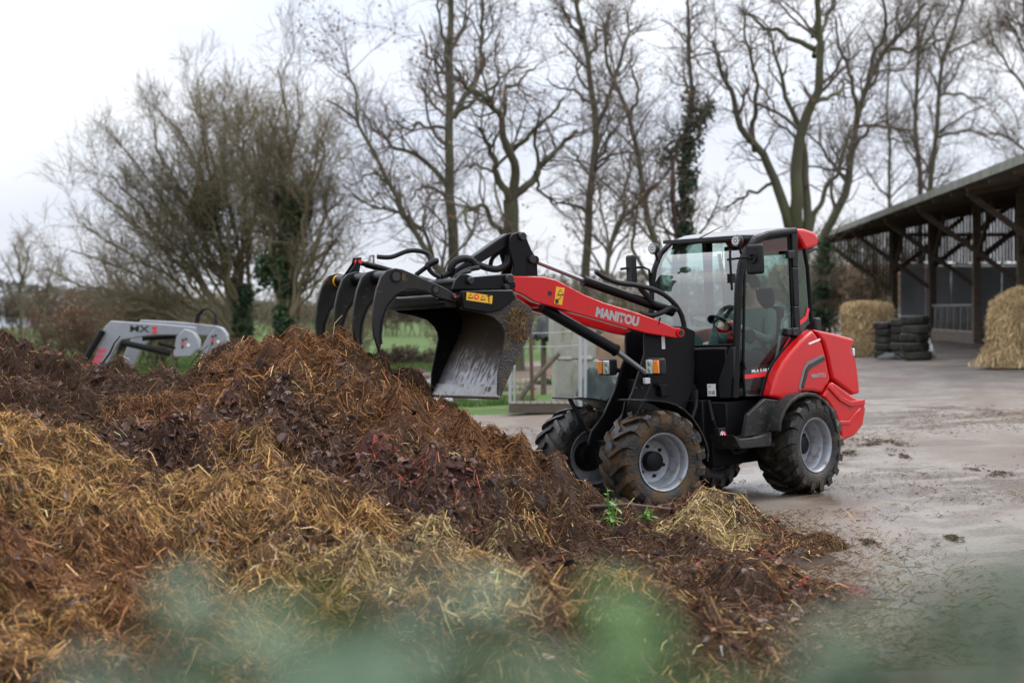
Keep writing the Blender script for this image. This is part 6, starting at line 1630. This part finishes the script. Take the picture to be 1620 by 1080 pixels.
# straw and dirt trodden over the concrete
def yard_s(g, n):
    y = 9+20*g.random(n); x = -.5+9*g.random(n); cl_ = fbm(x*.9, y*.45, 6., 4)
    k = (cl_ > .18+.9*(g.random(n)-.35)) & (heap_zi(np.clip(x,-5,2.3), y) < gz(x)+.03) ; k |= (x > 2.3) & (cl_ > .3+.9*(g.random(n)-.3)); return x[k], y[k]
def near_s(g, n):
    y = 9+7*g.random(n); x = 1.0+1.9*g.random(n); k = (heap_zi(np.clip(x,-5,2.3), y) < gz(x)+.04) & (g.random(n) < np.exp(-(x-1.5)/.35)); return x[k], y[k]
ycol = lambda x,y,n,g: np.array([.14,.088,.045])*np.exp(g.normal(0,.5,n))[:,None]
flatz = lambda x, y: gz(x)+.004
for sm, n, sd_ in ((yard_s, 30000, 41), (near_s, 60000, 42)):
    o = strands(n, sm, flatz, 'scattered_straw', None, .02, .09, .0045, .002, ycol, sd_, droop=0); tag(o, 'loose bits of straw trodden over the wet concrete' if sd_ == 41 else 'loose straw fringe along the foot of the heap', 'straw', kind='stuff')
g = random.Random(12)
spots = [(1395,703,.20,'dark flat muck smear behind the rear bumper, the largest one'),(1340,716,.09,'dark muck smear left of the largest one behind the bumper'),(1425,722,.07,'dark muck smear just below the largest one behind the bumper'),
         (1510,852,.04,'small dark clod on the near concrete right of the dung clump'),(1560,745,.12,'straw smear near the right picture edge on the concrete'),(1370,858,.05,'small muck bit just right of the dung clump')]
for i, (px, py, s, lab) in enumerate(spots):
    c = G(px, py); e = empty('muck_patch', tuple(c), label=lab, cat='muck', group='muck bits on the concrete')
    o = link('clod', clods[g.randrange(5)], e); q = s*.22; o.location = (g.uniform(-s,s)*.5, g.uniform(-s,s), q*.05); o.scale = (q, q*1.4, q*.3); o.rotation_euler = (0,0,g.uniform(0,6))
    def ps(gg, n, c=c, s=s, i=i):
        x, y = gg.normal(0, s*.8, n), gg.normal(0, s*2.6, n); k = fbm(x/s*.9+i*5, y/s*.45, i*2.2, 3) > .05+.25*(np.abs(x)/s)**2-.2*gg.random(n); return c[0]+x[k], c[1]+y[k]
    o = strands(int(300+5000*s), ps, flatz, 'trodden_straw', e, .015, .06, .005, .004, lambda x,y,n,gg: np.array([.075,.050,.028])*np.exp(gg.normal(0,.5,n))[:,None], 200+i, off=c); tag(o, kind='stuff')

# straw strands caught on the near bucket side
def bk_strands():
    g = np.random.default_rng(3); n = 260
    px = 800+36*g.random(n); py = 488+60*g.random(n)
    k = ((px-820)/18)**2 + ((py-512)/28)**2 < 1.0; px, py = px[k], py[k]; n = len(px)
    V, C_ = [], []
    for i in range(n):
        a = S((px[i], py[i]), 'F', Y=bw+.004+.012*g.random()); t = g.normal(0,1,3)*np.array([1,.15,1]); t /= np.linalg.norm(t); l = .015+.035*g.random(); s = np.cross(t,(0,1,0)); s = s/np.linalg.norm(s)*.0022
        for q in (a-t*l-s, a-t*l+s, a+t*l+s, a+t*l-s): V.append(_rf @ q)
        C_ += [np.array([.11,.065,.03])*math.exp(g.normal(0,.5))]*4
    tag(npmesh('clinging_straw', np.array(V), np.arange(4*n).reshape(n,4), np.array(C_), False, M['straw'], GB), kind='stuff')
bk_strands()

# ================================================================ bush right in front of the camera, out of focus
M['bush1'] = mat('sky_sheen_leaf', (.105,.18,.105), (.145,.22,.15), 20, .4, transl=.15, spec=.25)  # pale tone puts the sky's reflection into the leaf colour
M['bush2'] = mat('deep_green_leaf', (.05,.135,.024), (.07,.165,.034), 20, .4, transl=.25, spec=.2)
M['bush3'] = mat('dark_green_leaf', (.025,.055,.022), (.035,.07,.03), 20, .4, transl=.2, spec=.2)
BU = empty('garden_bush', (0, .78, float(gz(0))), label='leafy green bush blurred along the bottom edge, nearest to the camera', cat='bush'); bu = np.array(BU.location)
lms = []
for k, mm in enumerate(('bush1','bush2','bush3')):
    me = leaf_mesh('leaf', .055, .017, .2, .25, 5); me.materials.append(M[mm]); lms.append(me)
g = random.Random(77)
CL = [(250,1040,.74,0,5),(350,1010,.80,0,4),(430,1060,.70,0,4),(480,985,.80,1,5),(530,1040,.74,1,4),(620,1070,.70,0,4),(700,1000,.76,0,4),(760,1050,.70,0,5),(860,1070,.72,1,2),(955,985,.82,1,4),(1000,1050,.74,1,3),(930,1085,.68,1,2),
      (1120,1075,.70,2,3),(1230,1085,.68,0,3),(1330,1050,.72,0,4),(1420,1030,.74,0,5),(1500,1000,.74,0,4),(1560,1050,.66,0,5),(1590,960,.72,2,4),(1615,1010,.62,2,4),(1625,900,.70,2,3),(160,1085,.70,0,3)]
for (px, py, d, kind, n) in CL + [(300,960,.86,0,3),(560,960,.86,1,3),(700,930,.9,0,3),(1480,970,.85,0,3),(1570,930,.85,2,3),(1612,870,.8,2,4),(1600,1000,.7,2,4)] + [(120+95*k,1112+(k*37)%30,.70+.01*((k*7)%9),(0,1,0,1,1,0,1,2)[k%8],4) for k in range(16)]:
    py -= 30; d *= .95
    t = W(px, py+25, d) - bu; x0 = t[0]*.75+g.uniform(-.03,.03)
    st_ = [np.array([x0, g.uniform(-.05,.08), -.05]), np.array([x0*.9+t[0]*.1, t[1]*.4, t[2]*.45]), np.array([t[0]*.96, t[1]*.9, t[2]*.8]), t]
    MB().tube(spline(st_, 9), list(np.linspace(.0055,.0018,9)), 5).build('stem', M['bush3'], BU)
    for k in range(n + 3):
        up_ = k < n
        p = t + np.array([g.uniform(-.012,.012), g.uniform(-.02,.02), g.uniform(-.012,.004)]) if up_ else np.array(st_[2]) + (t-np.array(st_[2]))*g.uniform(-.6,.6) + np.array([0,0,-.05])
        o = link('leaf', lms[kind if g.random() < .8 else g.randrange(3)], BU); o.location = p; q = g.uniform(.45,.8)
        o.scale = (q, q, q); o.rotation_euler = (g.uniform(-.5,.5), g.uniform(-.55,.45), g.uniform(0,6.28))
